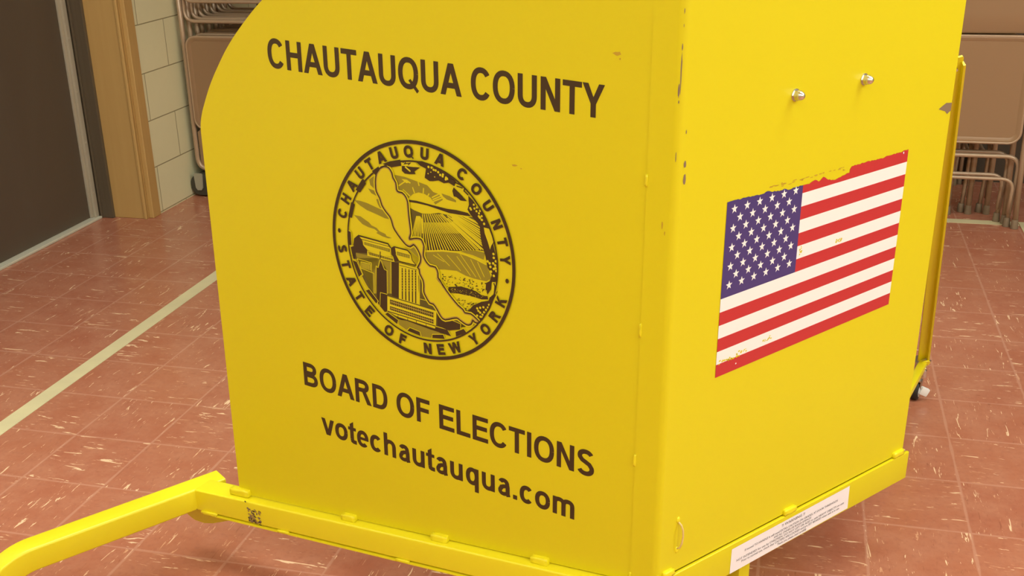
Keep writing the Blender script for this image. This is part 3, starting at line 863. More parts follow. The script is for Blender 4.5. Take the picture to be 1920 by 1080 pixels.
D p .579 -.451 .597 -.441 .595 -.451 .579 -.457
D p .571 -.447 .583 -.441 .582 -.447 .571 -.452
D p .544 -.452 .563 -.442 .561 -.451 .543 -.457
D p .515 -.394 .530 -.387 .529 -.393 .514 -.397
D p .508 -.385 .515 -.378 .514 -.387 .507 -.391
D p .557 -.402 .565 -.394 .564 -.403 .557 -.407
D p .534 -.384 .553 -.375 .551 -.384 .534 -.390
D p .495 -.395 .504 -.390 .503 -.395 .495 -.398
D p .490 -.443 .506 -.437 .504 -.442 .490 -.447
D p .538 -.375 .554 -.369 .552 -.374 .538 -.379
D p .370 -.379 .388 -.371 .386 -.377 .370 -.382
D p .397 -.413 .409 -.406 .408 -.413 .397 -.418
D p .512 -.442 .532 -.434 .530 -.441 .512 -.446
D p .503 -.379 .514 -.373 .513 -.378 .503 -.382
D p .556 -.405 .573 -.396 .571 -.405 .556 -.411
D p .452 -.385 .463 -.378 .462 -.385 .452 -.389
D p .446 -.370 .465 -.361 .463 -.369 .445 -.375
D p .563 -.458 .580 -.449 .578 -.458 .563 -.464
D p .526 -.413 .545 -.403 .543 -.412 .526 -.419
D p .388 -.374 .398 -.368 .397 -.375 .388 -.378
D p .558 -.425 .577 -.417 .575 -.423 .558 -.429
D p .493 -.392 .509 -.385 .507 -.391 .493 -.395
D p .388 -.403 .404 -.394 .402 -.403 .388 -.409
D p .477 -.466 .495 -.459 .494 -.464 .477 -.469
D p .550 -.467 .570 -.458 .568 -.466 .550 -.473
D p .472 -.423 .488 -.415 .486 -.423 .472 -.428
D p .459 -.461 .474 -.455 .473 -.460 .459 -.464
D p .428 -.370 .442 -.364 .440 -.369 .428 -.373
D p .486 -.395 .505 -.386 .503 -.394 .486 -.400
D p .454 -.453 .469 -.446 .468 -.452 .454 -.456
D p .564 -.371 .576 -.364 .575 -.371 .563 -.376
D p .426 -.415 .446 -.407 .444 -.414 .426 -.419
D p .521 -.387 .542 -.377 .540 -.387 .521 -.393
D p .447 -.447 .459 -.442 .458 -.446 .447 -.450
D p .452 -.443 .466 -.436 .464 -.443 .452 -.448
D p .394 -.378 .407 -.371 .406 -.378 .394 -.382
D p .549 -.416 .561 -.408 .560 -.417 .549 -.422
D p .532 -.448 .551 -.440 .549 -.447 .532 -.452
D p .419 -.373 .436 -.364 .434 -.372 .419 -.378
D p .568 -.466 .582 -.459 .581 -.465 .568 -.470
D p .576 -.380 .588 -.373 .587 -.380 .576 -.385
D p .513 -.432 .522 -.425 .521 -.432 .513 -.436
D p .421 -.403 .431 -.397 .429 -.403 .421 -.407
D p .510 -.409 .520 -.403 .519 -.409 .510 -.413
D p .516 -.399 .527 -.392 .526 -.399 .516 -.403
D p .515 -.371 .531 -.365 .529 -.369 .514 -.374
D p .560 -.390 .579 -.383 .577 -.388 .560 -.393
D p .478 -.392 .496 -.383 .494 -.391 .478 -.397
D p .385 -.364 .402 -.356 .400 -.363 .385 -.368
D p -.022 .843 .050 .852 .149 .835 .260 .801 .390 .721 .375 .675 .320 .698 .270 .685 .215 .702 .158 .688 .122 .683 .073 .707 .090 .790 .034 .807
D p .512 .609 .559 .573 .593 .529 .660 .472 .694 .409 .713 .341 .658 .332 .584 .391 .529 .445 .502 .484 .517 .530
D p .564 .433 .660 .436 .713 .351 .760 .240 .752 .208 .779 .105 .792 .019 .790 -.122 .728 -.127 .736 -.068 .695 -.011 .675 .087 .642 .189 .629 .250 .624 .343
Y p .662 .349 .713 .345 .740 .287 .760 .240 .732 .192 .721 .158 .698 .230 .671 .294
D p .738 -.069 .791 -.076 .785 -.126 .732 -.142 .725 -.210 .688 -.267 .683 -.229 .671 -.220 .678 -.158 .714 -.134
D p .712 -.285 .760 -.247 .796 -.207 .748 -.306 .710 -.403 .643 -.496 .587 -.565 .563 -.547 .532 -.525 .502 -.491 .453 -.478 .503 -.445 .541 -.397 .627 -.346 .700 -.321
Y p .741 -.135 .779 -.139 .794 -.174 .772 -.251 .760 -.231 .724 -.277 .706 -.291 .731 -.220
D .012 .755 -.143 .767 -.174 .760 -.231
D p -.162 .781 -.096 .787 .026 .791 -.033 .749 -.020 .726 -.085 .717 -.136 .716 -.164 .737
Y .014 -.129 .779 -.073 .743
D p .368 .662 .429 .616 .497 .558 .435 .555 .393 .580 .366 .582 .353 .629
Y p -.175 .823 -.145 .839 -.094 .852 -.022 .843 -.002 .815 .033 .795 -.046 .787 -.162 .784
D .012 -.153 .813 -.116 .831 -.132 .804 -.073 .818 -.096 .799
D .012 .386 .708 .431 .696 .479 .672 .471 .646 .512 .615
D .010 .396 .678 .458 .669
Y c .012 .116 .809
Y c .012 .148 .807
Y c .012 .168 .791
Y c .012 .204 .818
Y c .012 .189 .788
Y c .012 .214 .776
Y c .012 .225 .817
Y c .012 .234 .754
Y c .012 .262 .761
Y c .012 .293 .738
Y c .012 .258 .745
Y c .012 .307 .730
Y c .012 .289 .722
Y c .012 .162 .821
Y c .006 .110 .749
Y c .006 .177 .728
Y c .006 .139 .766
Y c .011 .566 .537
Y c .011 .596 .517
Y c .011 .572 .504
Y c .011 .592 .483
Y c .011 .616 .468
Y c .011 .626 .491
Y c .011 .643 .447
Y c .011 .626 .435
Y c .011 .646 .414
Y c .011 .666 .383
Y c .011 .537 .490
Y c .011 .530 .501
Y c .013 .755 .123
Y c .013 .758 .089
Y c .013 .778 .061
Y c .013 .716 .031
Y c .013 .751 .037
Y c .013 .771 .022
Y c .013 .723 .000
Y c .013 .757 -.013
Y c .013 .781 -.028
Y c .013 .729 -.043
Y c .013 .756 -.077
Y c .013 .774 -.003
Y c .013 .696 .046
Y c .012 .705 -.359
Y c .012 .693 -.387
Y c .012 .674 -.413
Y c .012 .653 -.440
Y c .012 .637 -.466
Y c .012 .661 -.472
Y c .012 .634 -.492
Y c .012 .615 -.490
Y c .012 .680 -.437
Y c .012 .583 -.417
Y c .012 .614 -.405
Y c .012 .595 -.438
Y c .012 .647 -.393
Y c .012 .582 -.486
Y c .012 .613 -.451
Y c .012 .615 .441
Y c .012 .642 .414
Y c .012 .666 .381
Y c .012 .625 .430
G p -.734 -.129 -.720 -.191 -.701 -.252 -.677 -.311 -.648 -.367 -.615 -.421 -.577 -.472 -.534 -.519 -.488 -.563 -.439 -.602 -.386 -.637 -.330 -.668 -.272 -.693 -.212 -.714 -.151 -.730 -.088 -.740 -.025 -.745 .038 -.744 .102 -.738 .164 -.727 .225 -.710 .285 -.688 .342 -.662 .397 -.630 .450 -.594 .499 -.554 .550 -.584 .377 -.551 .251 -.595 .171 -.518 .030 -.366 -.008 -.196 -.013 -.151 -.022 -.141 -.234 -.134 -.240 -.123 -.316 -.091 -.586 -.081 -.728 .017 -.743 -.055
O p -.723 -.122 -.456 -.121 -.474 -.200 -.538 -.282 -.544 -.494 -.510 -.488 -.494 -.209 -.468 -.222 -.444 -.142 -.326 -.144 -.342 -.455 -.382 -.463 -.370 -.233 -.403 -.234 -.437 -.147 -.449 -.126 -.546 -.190 -.667 -.194 -.706 -.172
D p -.728 .017 -.685 .055 -.652 .041 -.634 .003 -.630 -.030 -.585 -.063 -.588 -.104 -.716 -.118 -.728 -.187 -.755 -.186 -.781 -.074 -.739 -.055
Y p -.665 .044 -.336 .025 -.318 -.006 -.327 -.047 -.316 -.091 -.441 -.090 -.579 -.074 -.630 -.030 -.628 .005
D .014 -.681 .054 -.349 .029 -.322 -.006
D .006 -.653 .023 -.337 .005
G p -.614 .001 -.332 -.017 -.334 -.048 -.613 -.025
Y .004 -.601 -.003 -.603 -.024
Y .004 -.590 -.003 -.591 -.025
Y .004 -.579 -.004 -.580 -.026
Y .004 -.568 -.005 -.569 -.027
Y .004 -.556 -.006 -.558 -.028
Y .004 -.545 -.006 -.546 -.028
Y .004 -.534 -.007 -.535 -.029
Y .004 -.523 -.008 -.524 -.030
Y .004 -.511 -.009 -.513 -.031
Y .004 -.500 -.009 -.501 -.032
Y .004 -.489 -.010 -.490 -.033
Y .004 -.478 -.011 -.479 -.033
Y .004 -.467 -.011 -.468 -.034
Y .004 -.455 -.012 -.457 -.035
Y .004 -.444 -.013 -.446 -.036
Y .004 -.433 -.014 -.434 -.037
Y .004 -.422 -.014 -.423 -.037
Y .004 -.411 -.015 -.412 -.038
Y .004 -.400 -.016 -.401 -.039
Y .004 -.389 -.016 -.390 -.040
Y .004 -.378 -.017 -.379 -.041
Y .004 -.367 -.018 -.368 -.041
Y .004 -.355 -.019 -.357 -.042
Y .004 -.344 -.019 -.346 -.043
Y p -.586 -.078 -.284 -.097 -.283 -.134 -.319 -.137 -.589 -.128
D p -.573 -.087 -.298 -.108 -.299 -.128 -.568 -.115
Y .004 -.563 -.090 -.565 -.117
Y .004 -.550 -.091 -.551 -.118
Y .004 -.536 -.092 -.537 -.119
Y .004 -.522 -.092 -.523 -.119
Y .004 -.508 -.093 -.509 -.120
Y .004 -.494 -.094 -.495 -.121
Y .004 -.480 -.095 -.482 -.121
Y .004 -.466 -.096 -.468 -.122
Y .004 -.452 -.097 -.454 -.123
Y .004 -.439 -.098 -.440 -.124
Y .004 -.425 -.099 -.426 -.124
Y .004 -.411 -.100 -.412 -.125
Y .004 -.397 -.101 -.399 -.126
Y .004 -.384 -.102 -.385 -.126
Y .004 -.370 -.103 -.371 -.127
Y .004 -.356 -.104 -.357 -.128
Y .004 -.342 -.105 -.344 -.128
Y .004 -.329 -.106 -.330 -.129
Y .004 -.315 -.107 -.316 -.130
Y .004 -.301 -.108 -.303 -.131
G .012 -.439 -.061 -.447 -.149
D p -.318 -.006 -.291 .013 -.266 .009 -.260 -.013 -.269 -.060 -.233 -.116 -.286 -.132 -.296 -.088 -.315 -.068
Y p -.272 .008 -.137 .003 -.106 -.026 -.090 -.085 -.047 -.123 -.022 -.141 .005 -.091 .014 -.027 -.015 .035 -.052 .068 -.148 .040 -.093 -.006 -.006 -.059 -.022 -.130 -.226 -.115 -.263 -.065 -.267 -.025
Y p -.272 .002 -.137 -.003 -.106 -.026 -.090 -.085 -.047 -.129 -.227 -.121 -.263 -.065
O p -.148 .040 -.110 .041 -.083 .063 -.058 .056 -.022 .011 -.002 -.036 -.006 -.059 -.074 -.015
D .012 -.288 .012 -.137 .003 -.103 -.028
G p -.255 -.029 -.113 -.038 -.115 -.070 -.253 -.063
Y .004 -.245 -.034 -.246 -.061
Y .004 -.233 -.035 -.235 -.061
Y .004 -.222 -.035 -.223 -.062
Y .004 -.210 -.036 -.212 -.063
Y .004 -.199 -.037 -.200 -.063
Y .004 -.187 -.037 -.188 -.064
Y .004 -.176 -.038 -.177 -.064
Y .004 -.164 -.039 -.165 -.065
Y .004 -.153 -.039 -.154 -.065
Y .004 -.141 -.040 -.142 -.066
Y .004 -.130 -.040 -.131 -.066
Y .004 -.118 -.041 -.119 -.067
D .010 -.233 -.119 -.047 -.126
D .010 -.234 -.134 -.048 -.146
D .008 -.103 -.028 -.090 -.085 -.047 -.126
D p -.444 -.148 -.402 -.228 -.376 -.235 -.385 -.463 -.387 -.488 -.395 -.645 -.422 -.656 -.473 -.607 -.508 -.566 -.500 -.481 -.487 -.226 -.475 -.223
D p -.315 -.140 -.242 -.135 -.256 -.438 -.255 -.483 -.333 -.478 -.332 -.453
Y .007 -.443 -.137 -.472 -.223 -.494 -.212 -.514 -.488
Y .007 -.437 -.141 -.402 -.228 -.373 -.234 -.382 -.463
Y .007 -.325 -.142 -.340 -.455
Y .007 -.707 -.177 -.546 -.190 -.550 -.278
Y .007 -.707 -.177 -.649 -.326 -.688 -.357 -.592 -.493
Y .007 -.664 -.199 -.669 -.264 -.552 -.284 -.522 -.290 -.531 -.492
Y .007 -.661 -.201 -.560 -.204
Y .007 -.739 -.055 -.778 -.073 -.755 -.192 -.708 -.192
O p -.658 -.207 -.551 -.208 -.554 -.270 -.661 -.257
Y .004 -.648 -.210 -.651 -.261
Y .004 -.633 -.210 -.637 -.262
Y .004 -.618 -.210 -.622 -.263
Y .004 -.604 -.209 -.607 -.265
Y .004 -.589 -.209 -.592 -.266
Y .004 -.574 -.209 -.578 -.267
Y .004 -.559 -.209 -.563 -.268
Y p -.235 -.134 -.048 -.146 -.029 -.154 -.032 -.395 -.024 -.342 -.027 -.511 -.255 -.492
D .013 -.202 -.180 -.215 -.487
Y .005 -.207 -.198 -.199 -.196
Y .005 -.208 -.223 -.200 -.222
Y .005 -.209 -.249 -.202 -.248
Y .005 -.211 -.275 -.203 -.273
Y .005 -.212 -.300 -.204 -.299
Y .005 -.213 -.326 -.205 -.325
Y .005 -.214 -.352 -.206 -.350
Y .005 -.216 -.378 -.208 -.376
Y .005 -.217 -.404 -.209 -.402
D .013 -.166 -.178 -.178 -.490
Y .005 -.170 -.191 -.163 -.190
Y .005 -.172 -.217 -.164 -.215
Y .005 -.173 -.242 -.165 -.241
Y .005 -.174 -.268 -.166 -.266
Y .005 -.175 -.293 -.167 -.292
Y .005 -.176 -.319 -.169 -.318
Y .005 -.178 -.345 -.170 -.343
Y .005 -.179 -.371 -.171 -.369
Y .005 -.180 -.397 -.172 -.395
D .013 -.129 -.176 -.141 -.492
Y .005 -.133 -.184 -.126 -.183
Y .005 -.135 -.210 -.127 -.208
Y .005 -.136 -.235 -.128 -.234
Y .005 -.137 -.261 -.129 -.259
Y .005 -.138 -.286 -.130 -.285
Y .005 -.139 -.312 -.131 -.311
Y .005 -.140 -.338 -.132 -.336
Y .005 -.141 -.364 -.134 -.362
Y .005 -.143 -.389 -.135 -.388
D .013 -.092 -.174 -.104 -.495
Y .005 -.096 -.178 -.089 -.176
Y .005 -.098 -.203 -.090 -.202
Y .005 -.099 -.228 -.091 -.227
Y .005 -.100 -.254 -.092 -.252
Y .005 -.101 -.279 -.093 -.278
Y .005 -.102 -.305 -.094 -.304
Y .005 -.103 -.331 -.095 -.329
Y .005 -.104 -.356 -.096 -.355
Y .005 -.105 -.382 -.097 -.381
D .013 -.057 -.173 -.069 -.498
Y .005 -.061 -.171 -.053 -.170
Y .005 -.062 -.196 -.054 -.195
Y .005 -.063 -.222 -.055 -.220
Y .005 -.064 -.247 -.056 -.246
Y .005 -.065 -.273 -.057 -.271
Y .005 -.066 -.298 -.059 -.297
Y .005 -.067 -.324 -.060 -.322
Y .005 -.068 -.350 -.061 -.348
Y .005 -.070 -.375 -.062 -.374
G .006 -.232 -.156 -.036 -.167
G p -.020 -.164 .014 -.203 .036 -.279 .042 -.380 -.026 -.393
Y .006 -.014 -.185 -.023 -.393
G .012 -.380 -.486 .158 -.523
Y p -.383 -.488 .154 -.530 .143 -.681 .132 -.707 -.277 -.674 -.391 -.641
D p -.355 -.515 .125 -.550 .123 -.600 -.357 -.562
K .008 -.349 -.535 .121 -.575
D p -.358 -.583 .123 -.621 .121 -.662 -.360 -.620
K .008 -.353 -.600 .119 -.642
Y .003 -.342 -.519 -.344 -.562
Y .003 -.345 -.588 -.347 -.620
Y .003 -.321 -.520 -.323 -.563
Y .003 -.325 -.589 -.326 -.621
Y .003 -.301 -.522 -.303 -.565
Y .003 -.304 -.591 -.306 -.623
Y .003 -.280 -.523 -.283 -.566
Y .003 -.284 -.592 -.285 -.625
Y .003 -.260 -.525 -.262 -.568
Y .003 -.263 -.594 -.265 -.626
Y .003 -.240 -.526 -.242 -.570
Y .003 -.243 -.595 -.245 -.628
Y .003 -.219 -.528 -.221 -.571
Y .003 -.223 -.597 -.224 -.630
Y .003 -.199 -.529 -.201 -.573
Y .003 -.202 -.599 -.204 -.632
Y .003 -.179 -.531 -.181 -.574
Y .003 -.182 -.600 -.184 -.633
Y .003 -.159 -.532 -.161 -.576
Y .003 -.162 -.602 -.163 -.635
Y .003 -.139 -.534 -.141 -.577
Y .003 -.142 -.603 -.143 -.637
Y .003 -.118 -.535 -.120 -.579
Y .003 -.121 -.605 -.123 -.639
Y .003 -.098 -.537 -.100 -.580
Y .003 -.101 -.606 -.103 -.640
Y .003 -.078 -.538 -.080 -.582
Y .003 -.081 -.608 -.083 -.642
Y .003 -.058 -.540 -.060 -.583
Y .003 -.061 -.609 -.063 -.644
Y .003 -.038 -.541 -.040 -.585
Y .003 -.041 -.611 -.043 -.645
Y .003 -.018 -.543 -.020 -.586
Y .003 -.021 -.613 -.022 -.647
Y .003 .002 -.544 -.000 -.588
Y .003 -.001 -.614 -.002 -.649
Y .003 .022 -.546 .020 -.590
Y .003 .019 -.616 .017 -.651
Y .003 .041 -.547 .040 -.591
Y .003 .039 -.617 .037 -.652
Y .003 .061 -.549 .060 -.593
Y .003 .059 -.619 .057 -.654
Y .003 .081 -.550 .079 -.594
Y .003 .078 -.620 .077 -.656
Y .003 .101 -.552 .099 -.596
Y .003 .098 -.622 .097 -.657
Y .003 .121 -.553 .119 -.597
Y .003 .118 -.623 .117 -.659
D .009 -.388 -.640 .143 -.681
D p -.296 -.672 .132 -.707 .140 -.682 .267 -.687 .309 -.746 .164 -.733 .074 -.728 -.278 -.692
D .006 -.272 -.657 -.274 -.679
D .006 -.164 -.665 -.165 -.687
D .006 -.070 -.672 -.071 -.694
D .006 .037 -.680 .036 -.702
Y .007 .140 -.682 .267 -.687 .312 -.748
Y .006 -.473 -.601 -.459 -.467 -.382 -.470
O p -.261 -.701 -.178 -.692 .074 -.725 .164 -.733 .214 -.743 .092 -.769 .087 -.806 -.014 -.815 -.038 -.767 -.148 -.743 -.183 -.786 -.264 -.749
D p .167 -.536 .225 -.594 .314 -.576 .407 -.602 .406 -.655 .279 -.694 .159 -.672
Y .006 .314 -.584 .410 -.602 .406 -.655
Y .006 -.018 -.445 .065 -.446
Y .006 -.015 -.191 -.027 -.505
Y .062 -.402 .703 -.390 .718 -.377 .731 -.360 .738 -.341 .741 -.323 .741 -.307 .736 -.292 .720 -.280 .700 -.275 .678 -.270 .656 -.256 .636 -.243 .615 -.240 .585 -.238 .556 -.228 .538 -.213 .528 -.194 .527 -.173 .526 -.154 .513 -.139 .495 -.130 .475 -.124 .452 -.122 .427 -.121 .397 -.119 .359 -.116 .317 -.112 .276 -.108 .237 -.105 .202 -.105 .171 -.113 .147 -.121 .128 -.120 .111 -.111 .101 -.088 .107 -.058 .118 -.026 .124 .001 .125 .012 .120 .017 .109 .026 .093 .032 .072 .029 .043 .024 .012 .022 -.011 .026 -.034 .041 -.062 .061 -.087 .079 -.103 .100 -.113 .127 -.113 .152 -.116 .165 -.135 .172 -.159 .171 -.182 .172 -.205 .196 -.233 .213 -.250 .187 -.230 .162 -.210 .180 -.227 .211 -.257 .234 -.286 .259 -.316 .288 -.348 .319 -.379 .350 -.409 .380 -.435 .407 -.452 .429 -.466 .440 -.483 .453 -.495 .483 -.495 .515 -.494 .538 -.505 .557 -.519 .576 -.532 .587 -.542 .579 -.546 .563 -.544 .547 -.532 .532 -.525 .522 -.545 .513 -.569 .501 -.580 .488 -.585 .474 -.585 .457 -.580 .433 -.569 .408 -.556 .390 -.546 .371 -.541 .344 -.547 .314 -.558 .278 -.573 .245 -.584 .224 -.579 .207 -.563 .189 -.536 .171 -.506 .150 -.478 .128 -.457 .108 -.455 .090 -.453 .072 -.432 .057 -.407 .044 -.386 .036 -.365 .036 -.340 .038 -.313 .037 -.282 .031 -.251 .014 -.222 -.002 -.195 -.005 -.170 -.006 -.150 -.015 -.146 -.019 -.141 -.006 -.119 .009 -.090 .015 -.059 .014 -.027 .002 .006 -.015 .035 -.033 .058 -.051 .074 -.064 .080 -.076 .078 -.092 .066 -.109 .055 -.127 .056 -.147 .066 -.170 .085 -.196 .111 -.227 .145 -.254 .178 -.268 .201 -.275 .221 -.280 .240 -.285 .260 -.294 .282 -.306 .303 -.325 .322 -.346 .342 -.366 .366 -.384 .392 -.394 .423 -.404 .455 -.421 .483 -.437 .511 -.442 .539 -.442 .567 -.442 .593 -.439 .618 -.434 .645 -.427 .670 -.415 .688 -.402 .703
D .038 -.402 .703 -.390 .718 -.377 .731 -.360 .738 -.341 .741 -.323 .741 -.307 .736 -.292 .720 -.280 .700 -.275 .678 -.270 .656 -.256 .636 -.243 .615 -.240 .585 -.238 .556 -.228 .538 -.213 .528 -.194 .527 -.173 .526 -.154 .513 -.139 .495 -.130 .475 -.124 .452 -.122 .427 -.121 .397 -.119 .359 -.116 .317 -.112 .276 -.108 .237 -.105 .202 -.105 .171 -.113 .147 -.121 .128 -.120 .111 -.111 .101 -.088 .107 -.058 .118 -.026 .124 .001 .125 .012 .120 .017 .109 .026 .093 .032 .072 .029 .043 .024 .012 .022 -.011 .026 -.034 .041 -.062 .061 -.087 .079 -.103 .100 -.113 .127 -.113 .152 -.116 .165 -.135 .172 -.159 .171 -.182 .172 -.205 .196 -.233 .213 -.250 .187 -.230 .162 -.210 .180 -.227 .211 -.257 .234 -.286 .259 -.316 .288 -.348 .319 -.379 .350 -.409 .380 -.435 .407 -.452 .429 -.466 .440 -.483 .453 -.495 .483 -.495 .515 -.494 .538 -.505 .557 -.519 .576 -.532 .587 -.542 .579 -.546 .563 -.544 .547 -.532 .532 -.525 .522 -.545 .513 -.569 .501 -.580 .488 -.585 .474 -.585 .457 -.580 .433 -.569 .408 -.556 .390 -.546 .371 -.541 .344 -.547 .314 -.558 .278 -.573 .245 -.584 .224 -.579 .207 -.563 .189 -.536 .171 -.506 .150 -.478 .128 -.457 .108 -.455 .090 -.453 .072 -.432 .057 -.407 .044 -.386 .036 -.365 .036 -.340 .038 -.313 .037 -.282 .031 -.251 .014 -.222 -.002 -.195 -.005 -.170 -.006 -.150 -.015 -.146 -.019 -.141 -.006 -.119 .009 -.090 .015 -.059 .014 -.027 .002 .006 -.015 .035 -.033 .058 -.051 .074 -.064 .080 -.076 .078 -.092 .066 -.109 .055 -.127 .056 -.147 .066 -.170 .085 -.196 .111 -.227 .145 -.254 .178 -.268 .201 -.275 .221 -.280 .240 -.285 .260 -.294 .282 -.306 .303 -.325 .322 -.346 .342 -.366 .366 -.384 .392 -.394 .423 -.404 .455 -.421 .483 -.437 .511 -.442 .539 -.442 .567 -.442 .593 -.439 .618 -.434 .645 -.427 .670 -.415 .688 -.402 .703
Y p -.402 .703 -.390 .718 -.377 .731 -.360 .738 -.341 .741 -.323 .741 -.307 .736 -.292 .720 -.280 .700 -.275 .678 -.270 .656 -.256 .636 -.243 .615 -.240 .585 -.238 .556 -.228 .538 -.213 .528 -.194 .527 -.173 .526 -.154 .513 -.139 .495 -.130 .475 -.124 .452 -.122 .427 -.121 .397 -.119 .359 -.116 .317 -.112 .276 -.108 .237 -.105 .202 -.105 .171 -.113 .147 -.121 .128 -.120 .111 -.111 .101 -.088 .107 -.058 .118 -.026 .124 .001 .125 .012 .120 .017 .109 .026 .093 .032 .072 .029 .043 .024 .012 .022 -.011 .026 -.034 .041 -.062 .061 -.087 .079 -.103 .100 -.113 .127 -.113 .152 -.116 .165 -.135 .172 -.159 .171 -.182 .172 -.205 .196 -.233 .213 -.250 .187 -.230 .162 -.210 .180 -.227 .211 -.257 .234 -.286 .259 -.316 .288 -.348 .319 -.379 .350 -.409 .380 -.435 .407 -.452 .429 -.466 .440 -.483 .453 -.495 .483 -.495 .515 -.494 .538 -.505 .557 -.519 .576 -.532 .587 -.542 .579 -.546 .563 -.544 .547 -.532 .532 -.525 .522 -.545 .513 -.569 .501 -.580 .488 -.585 .474 -.585 .457 -.580 .433 -.569 .408 -.556 .390 -.546 .371 -.541 .344 -.547 .314 -.558 .278 -.573 .245 -.584 .224 -.579 .207 -.563 .189 -.536 .171 -.506 .150 -.478 .128 -.457 .108 -.455 .090 -.453 .072 -.432 .057 -.407 .044 -.386 .036 -.365 .036 -.340 .038 -.313 .037 -.282 .031 -.251 .014 -.222 -.002 -.195 -.005 -.170 -.006 -.150 -.015 -.146 -.019 -.141 -.006 -.119 .009 -.090 .015 -.059 .014 -.027 .002 .006 -.015 .035 -.033 .058 -.051 .074 -.064 .080 -.076 .078 -.092 .066 -.109 .055 -.127 .056 -.147 .066 -.170 .085 -.196 .111 -.227 .145 -.254 .178 -.268 .201 -.275 .221 -.280 .240 -.285 .260 -.294 .282 -.306 .303 -.325 .322 -.346 .342 -.366 .366 -.384 .392 -.394 .423 -.404 .455 -.421 .483 -.437 .511 -.442 .539 -.442 .567 -.442 .593 -.439 .618 -.434 .645 -.427 .670 -.415 .688
K .010 -.402 .703 -.390 .718 -.377 .731 -.360 .738 -.341 .741 -.323 .741 -.307 .736 -.292 .720 -.280 .700 -.275 .678 -.270 .656 -.256 .636 -.243 .615 -.240 .585 -.238 .556 -.228 .538 -.213 .528 -.194 .527 -.173 .526 -.154 .513 -.139 .495 -.130 .475 -.124 .452 -.122 .427 -.121 .397 -.119 .359 -.116 .317 -.112 .276 -.108 .237 -.105 .202 -.105 .171 -.113 .147 -.121 .128 -.120 .111 -.111 .101 -.088 .107 -.058 .118 -.026 .124 .001 .125 .012 .120 .017 .109 .026 .093 .032 .072 .029 .043 .024 .012 .022 -.011 .026 -.034 .041 -.062 .061 -.087 .079 -.103 .100 -.113 .127 -.113 .152 -.116 .165 -.135 .172 -.159 .171 -.182 .172 -.205 .196 -.233 .213 -.250 .187 -.230 .162 -.210 .180 -.227 .211 -.257 .234 -.286 .259 -.316 .288 -.348 .319 -.379 .350 -.409 .380 -.435 .407 -.452 .429 -.466 .440 -.483 .453 -.495 .483 -.495 .515 -.494 .538 -.505 .557 -.519 .576 -.532 .587 -.542 .579 -.546 .563 -.544 .547 -.532 .532 -.525 .522 -.545 .513 -.569 .501 -.580 .488 -.585 .474 -.585 .457 -.580 .433 -.569 .408 -.556 .390 -.546 .371 -.541 .344 -.547 .314 -.558 .278 -.573 .245 -.584 .224 -.579 .207 -.563 .189 -.536 .171 -.506 .150 -.478 .128 -.457 .108 -.455 .090 -.453 .072 -.432 .057 -.407 .044 -.386 .036 -.365 .036 -.340 .038 -.313 .037 -.282 .031 -.251 .014 -.222 -.002 -.195 -.005 -.170 -.006 -.150 -.015 -.146 -.019 -.141 -.006 -.119 .009 -.090 .015 -.059 .014 -.027 .002 .006 -.015 .035 -.033 .058 -.051 .074 -.064 .080 -.076 .078 -.092 .066 -.109 .055 -.127 .056 -.147 .066 -.170 .085 -.196 .111 -.227 .145 -.254 .178 -.268 .201 -.275 .221 -.280 .240 -.285 .260 -.294 .282 -.306 .303 -.325 .322 -.346 .342 -.366 .366 -.384 .392 -.394 .423 -.404 .455 -.421 .483 -.437 .511 -.442 .539 -.442 .567 -.442 .593 -.439 .618 -.434 .645 -.427 .670 -.415 .688 -.402 .703
D p -.735 .368 -.696 .350 -.739 .214 -.779 .221
D p -.598 .601 -.580 .603 -.558 .566 -.630 .472 -.678 .491
D p -.369 .772 -.286 .807 -.175 .837 -.166 .784 -.271 .755 -.317 .764
D p -.485 .692 -.411 .744 -.401 .723 -.426 .700 -.446 .657
D p -.800 .091 -.757 .078 -.756 -.055 -.800 -.065
Y .007 -.800 .091 -.757 .078 -.756 -.055 -.800 -.065
D p -.759 -.198 -.709 -.207 -.655 -.324 -.695 -.358
Y .007 -.759 -.198 -.709 -.207 -.655 -.324 -.695 -.358
D p -.628 -.476 -.586 -.456 -.488 -.559 -.510 -.591
Y .007 -.628 -.476 -.586 -.456 -.488 -.559 -.510 -.591
D p -.420 -.674 -.389 -.649 -.268 -.705 -.284 -.750
Y .007 -.420 -.674 -.389 -.649 -.268 -.705 -.284 -.750
D p -.176 -.791 -.145 -.754 -.035 -.772 -.023 -.815
Y .007 -.176 -.791 -.145 -.754 -.035 -.772 -.023 -.815
D p .097 -.806 .101 -.770 .221 -.744 .239 -.785
Y .007 .097 -.806 .101 -.770 .221 -.744 .239 -.785
D p .354 -.739 .349 -.690 .440 -.639 .471 -.673
Y .007 .354 -.739 .349 -.690 .440 -.639 .471 -.673
D p .314 .747 .390 .721 .375 .675 .320 .698'''
SU, SZ, SR = .46085, .51410, .19410
def srad(t): return 1.0 + SA * math.cos(2 * t) + SB * math.sin(2 * t)
SA, SB = -.0279, .0015
LAY = [0]
def sealp(x, y, o): return Lp(SU - x * SR, SZ + y * SR, o)
bm = bmesh.new(); MATS = [M_ink, M_ol, M_print_y, M_dol, M_tan]; IDX = dict(D=0, O=1, Y=2, G=3, K=4)
BASE = .0003
for li, ln in enumerate(SEAL.strip().split('\n')):
    f = ln.split(); c = IDX[f[0]]; off = BASE + li * .0000022
    if f[1] == 'c':
        r, x, y = float(f[2]), float(f[3]), float(f[4]); pts = [(x + r * math.cos(a), y + r * math.sin(a)) for a in [R(60 * k) for k in range(6)]]
        patch(bm, sealp, pts, off, c); continue
    v = [float(q) for q in f[2:]]; P = list(zip(v[::2], v[1::2]))
    if f[1] == 'p': patch(bm, sealp, P, off, c)
    else:
        out = []; ribbon(P, float(f[1]), out)
        for q in out: patch(bm, sealp, q, off, c)
off = BASE + .0016
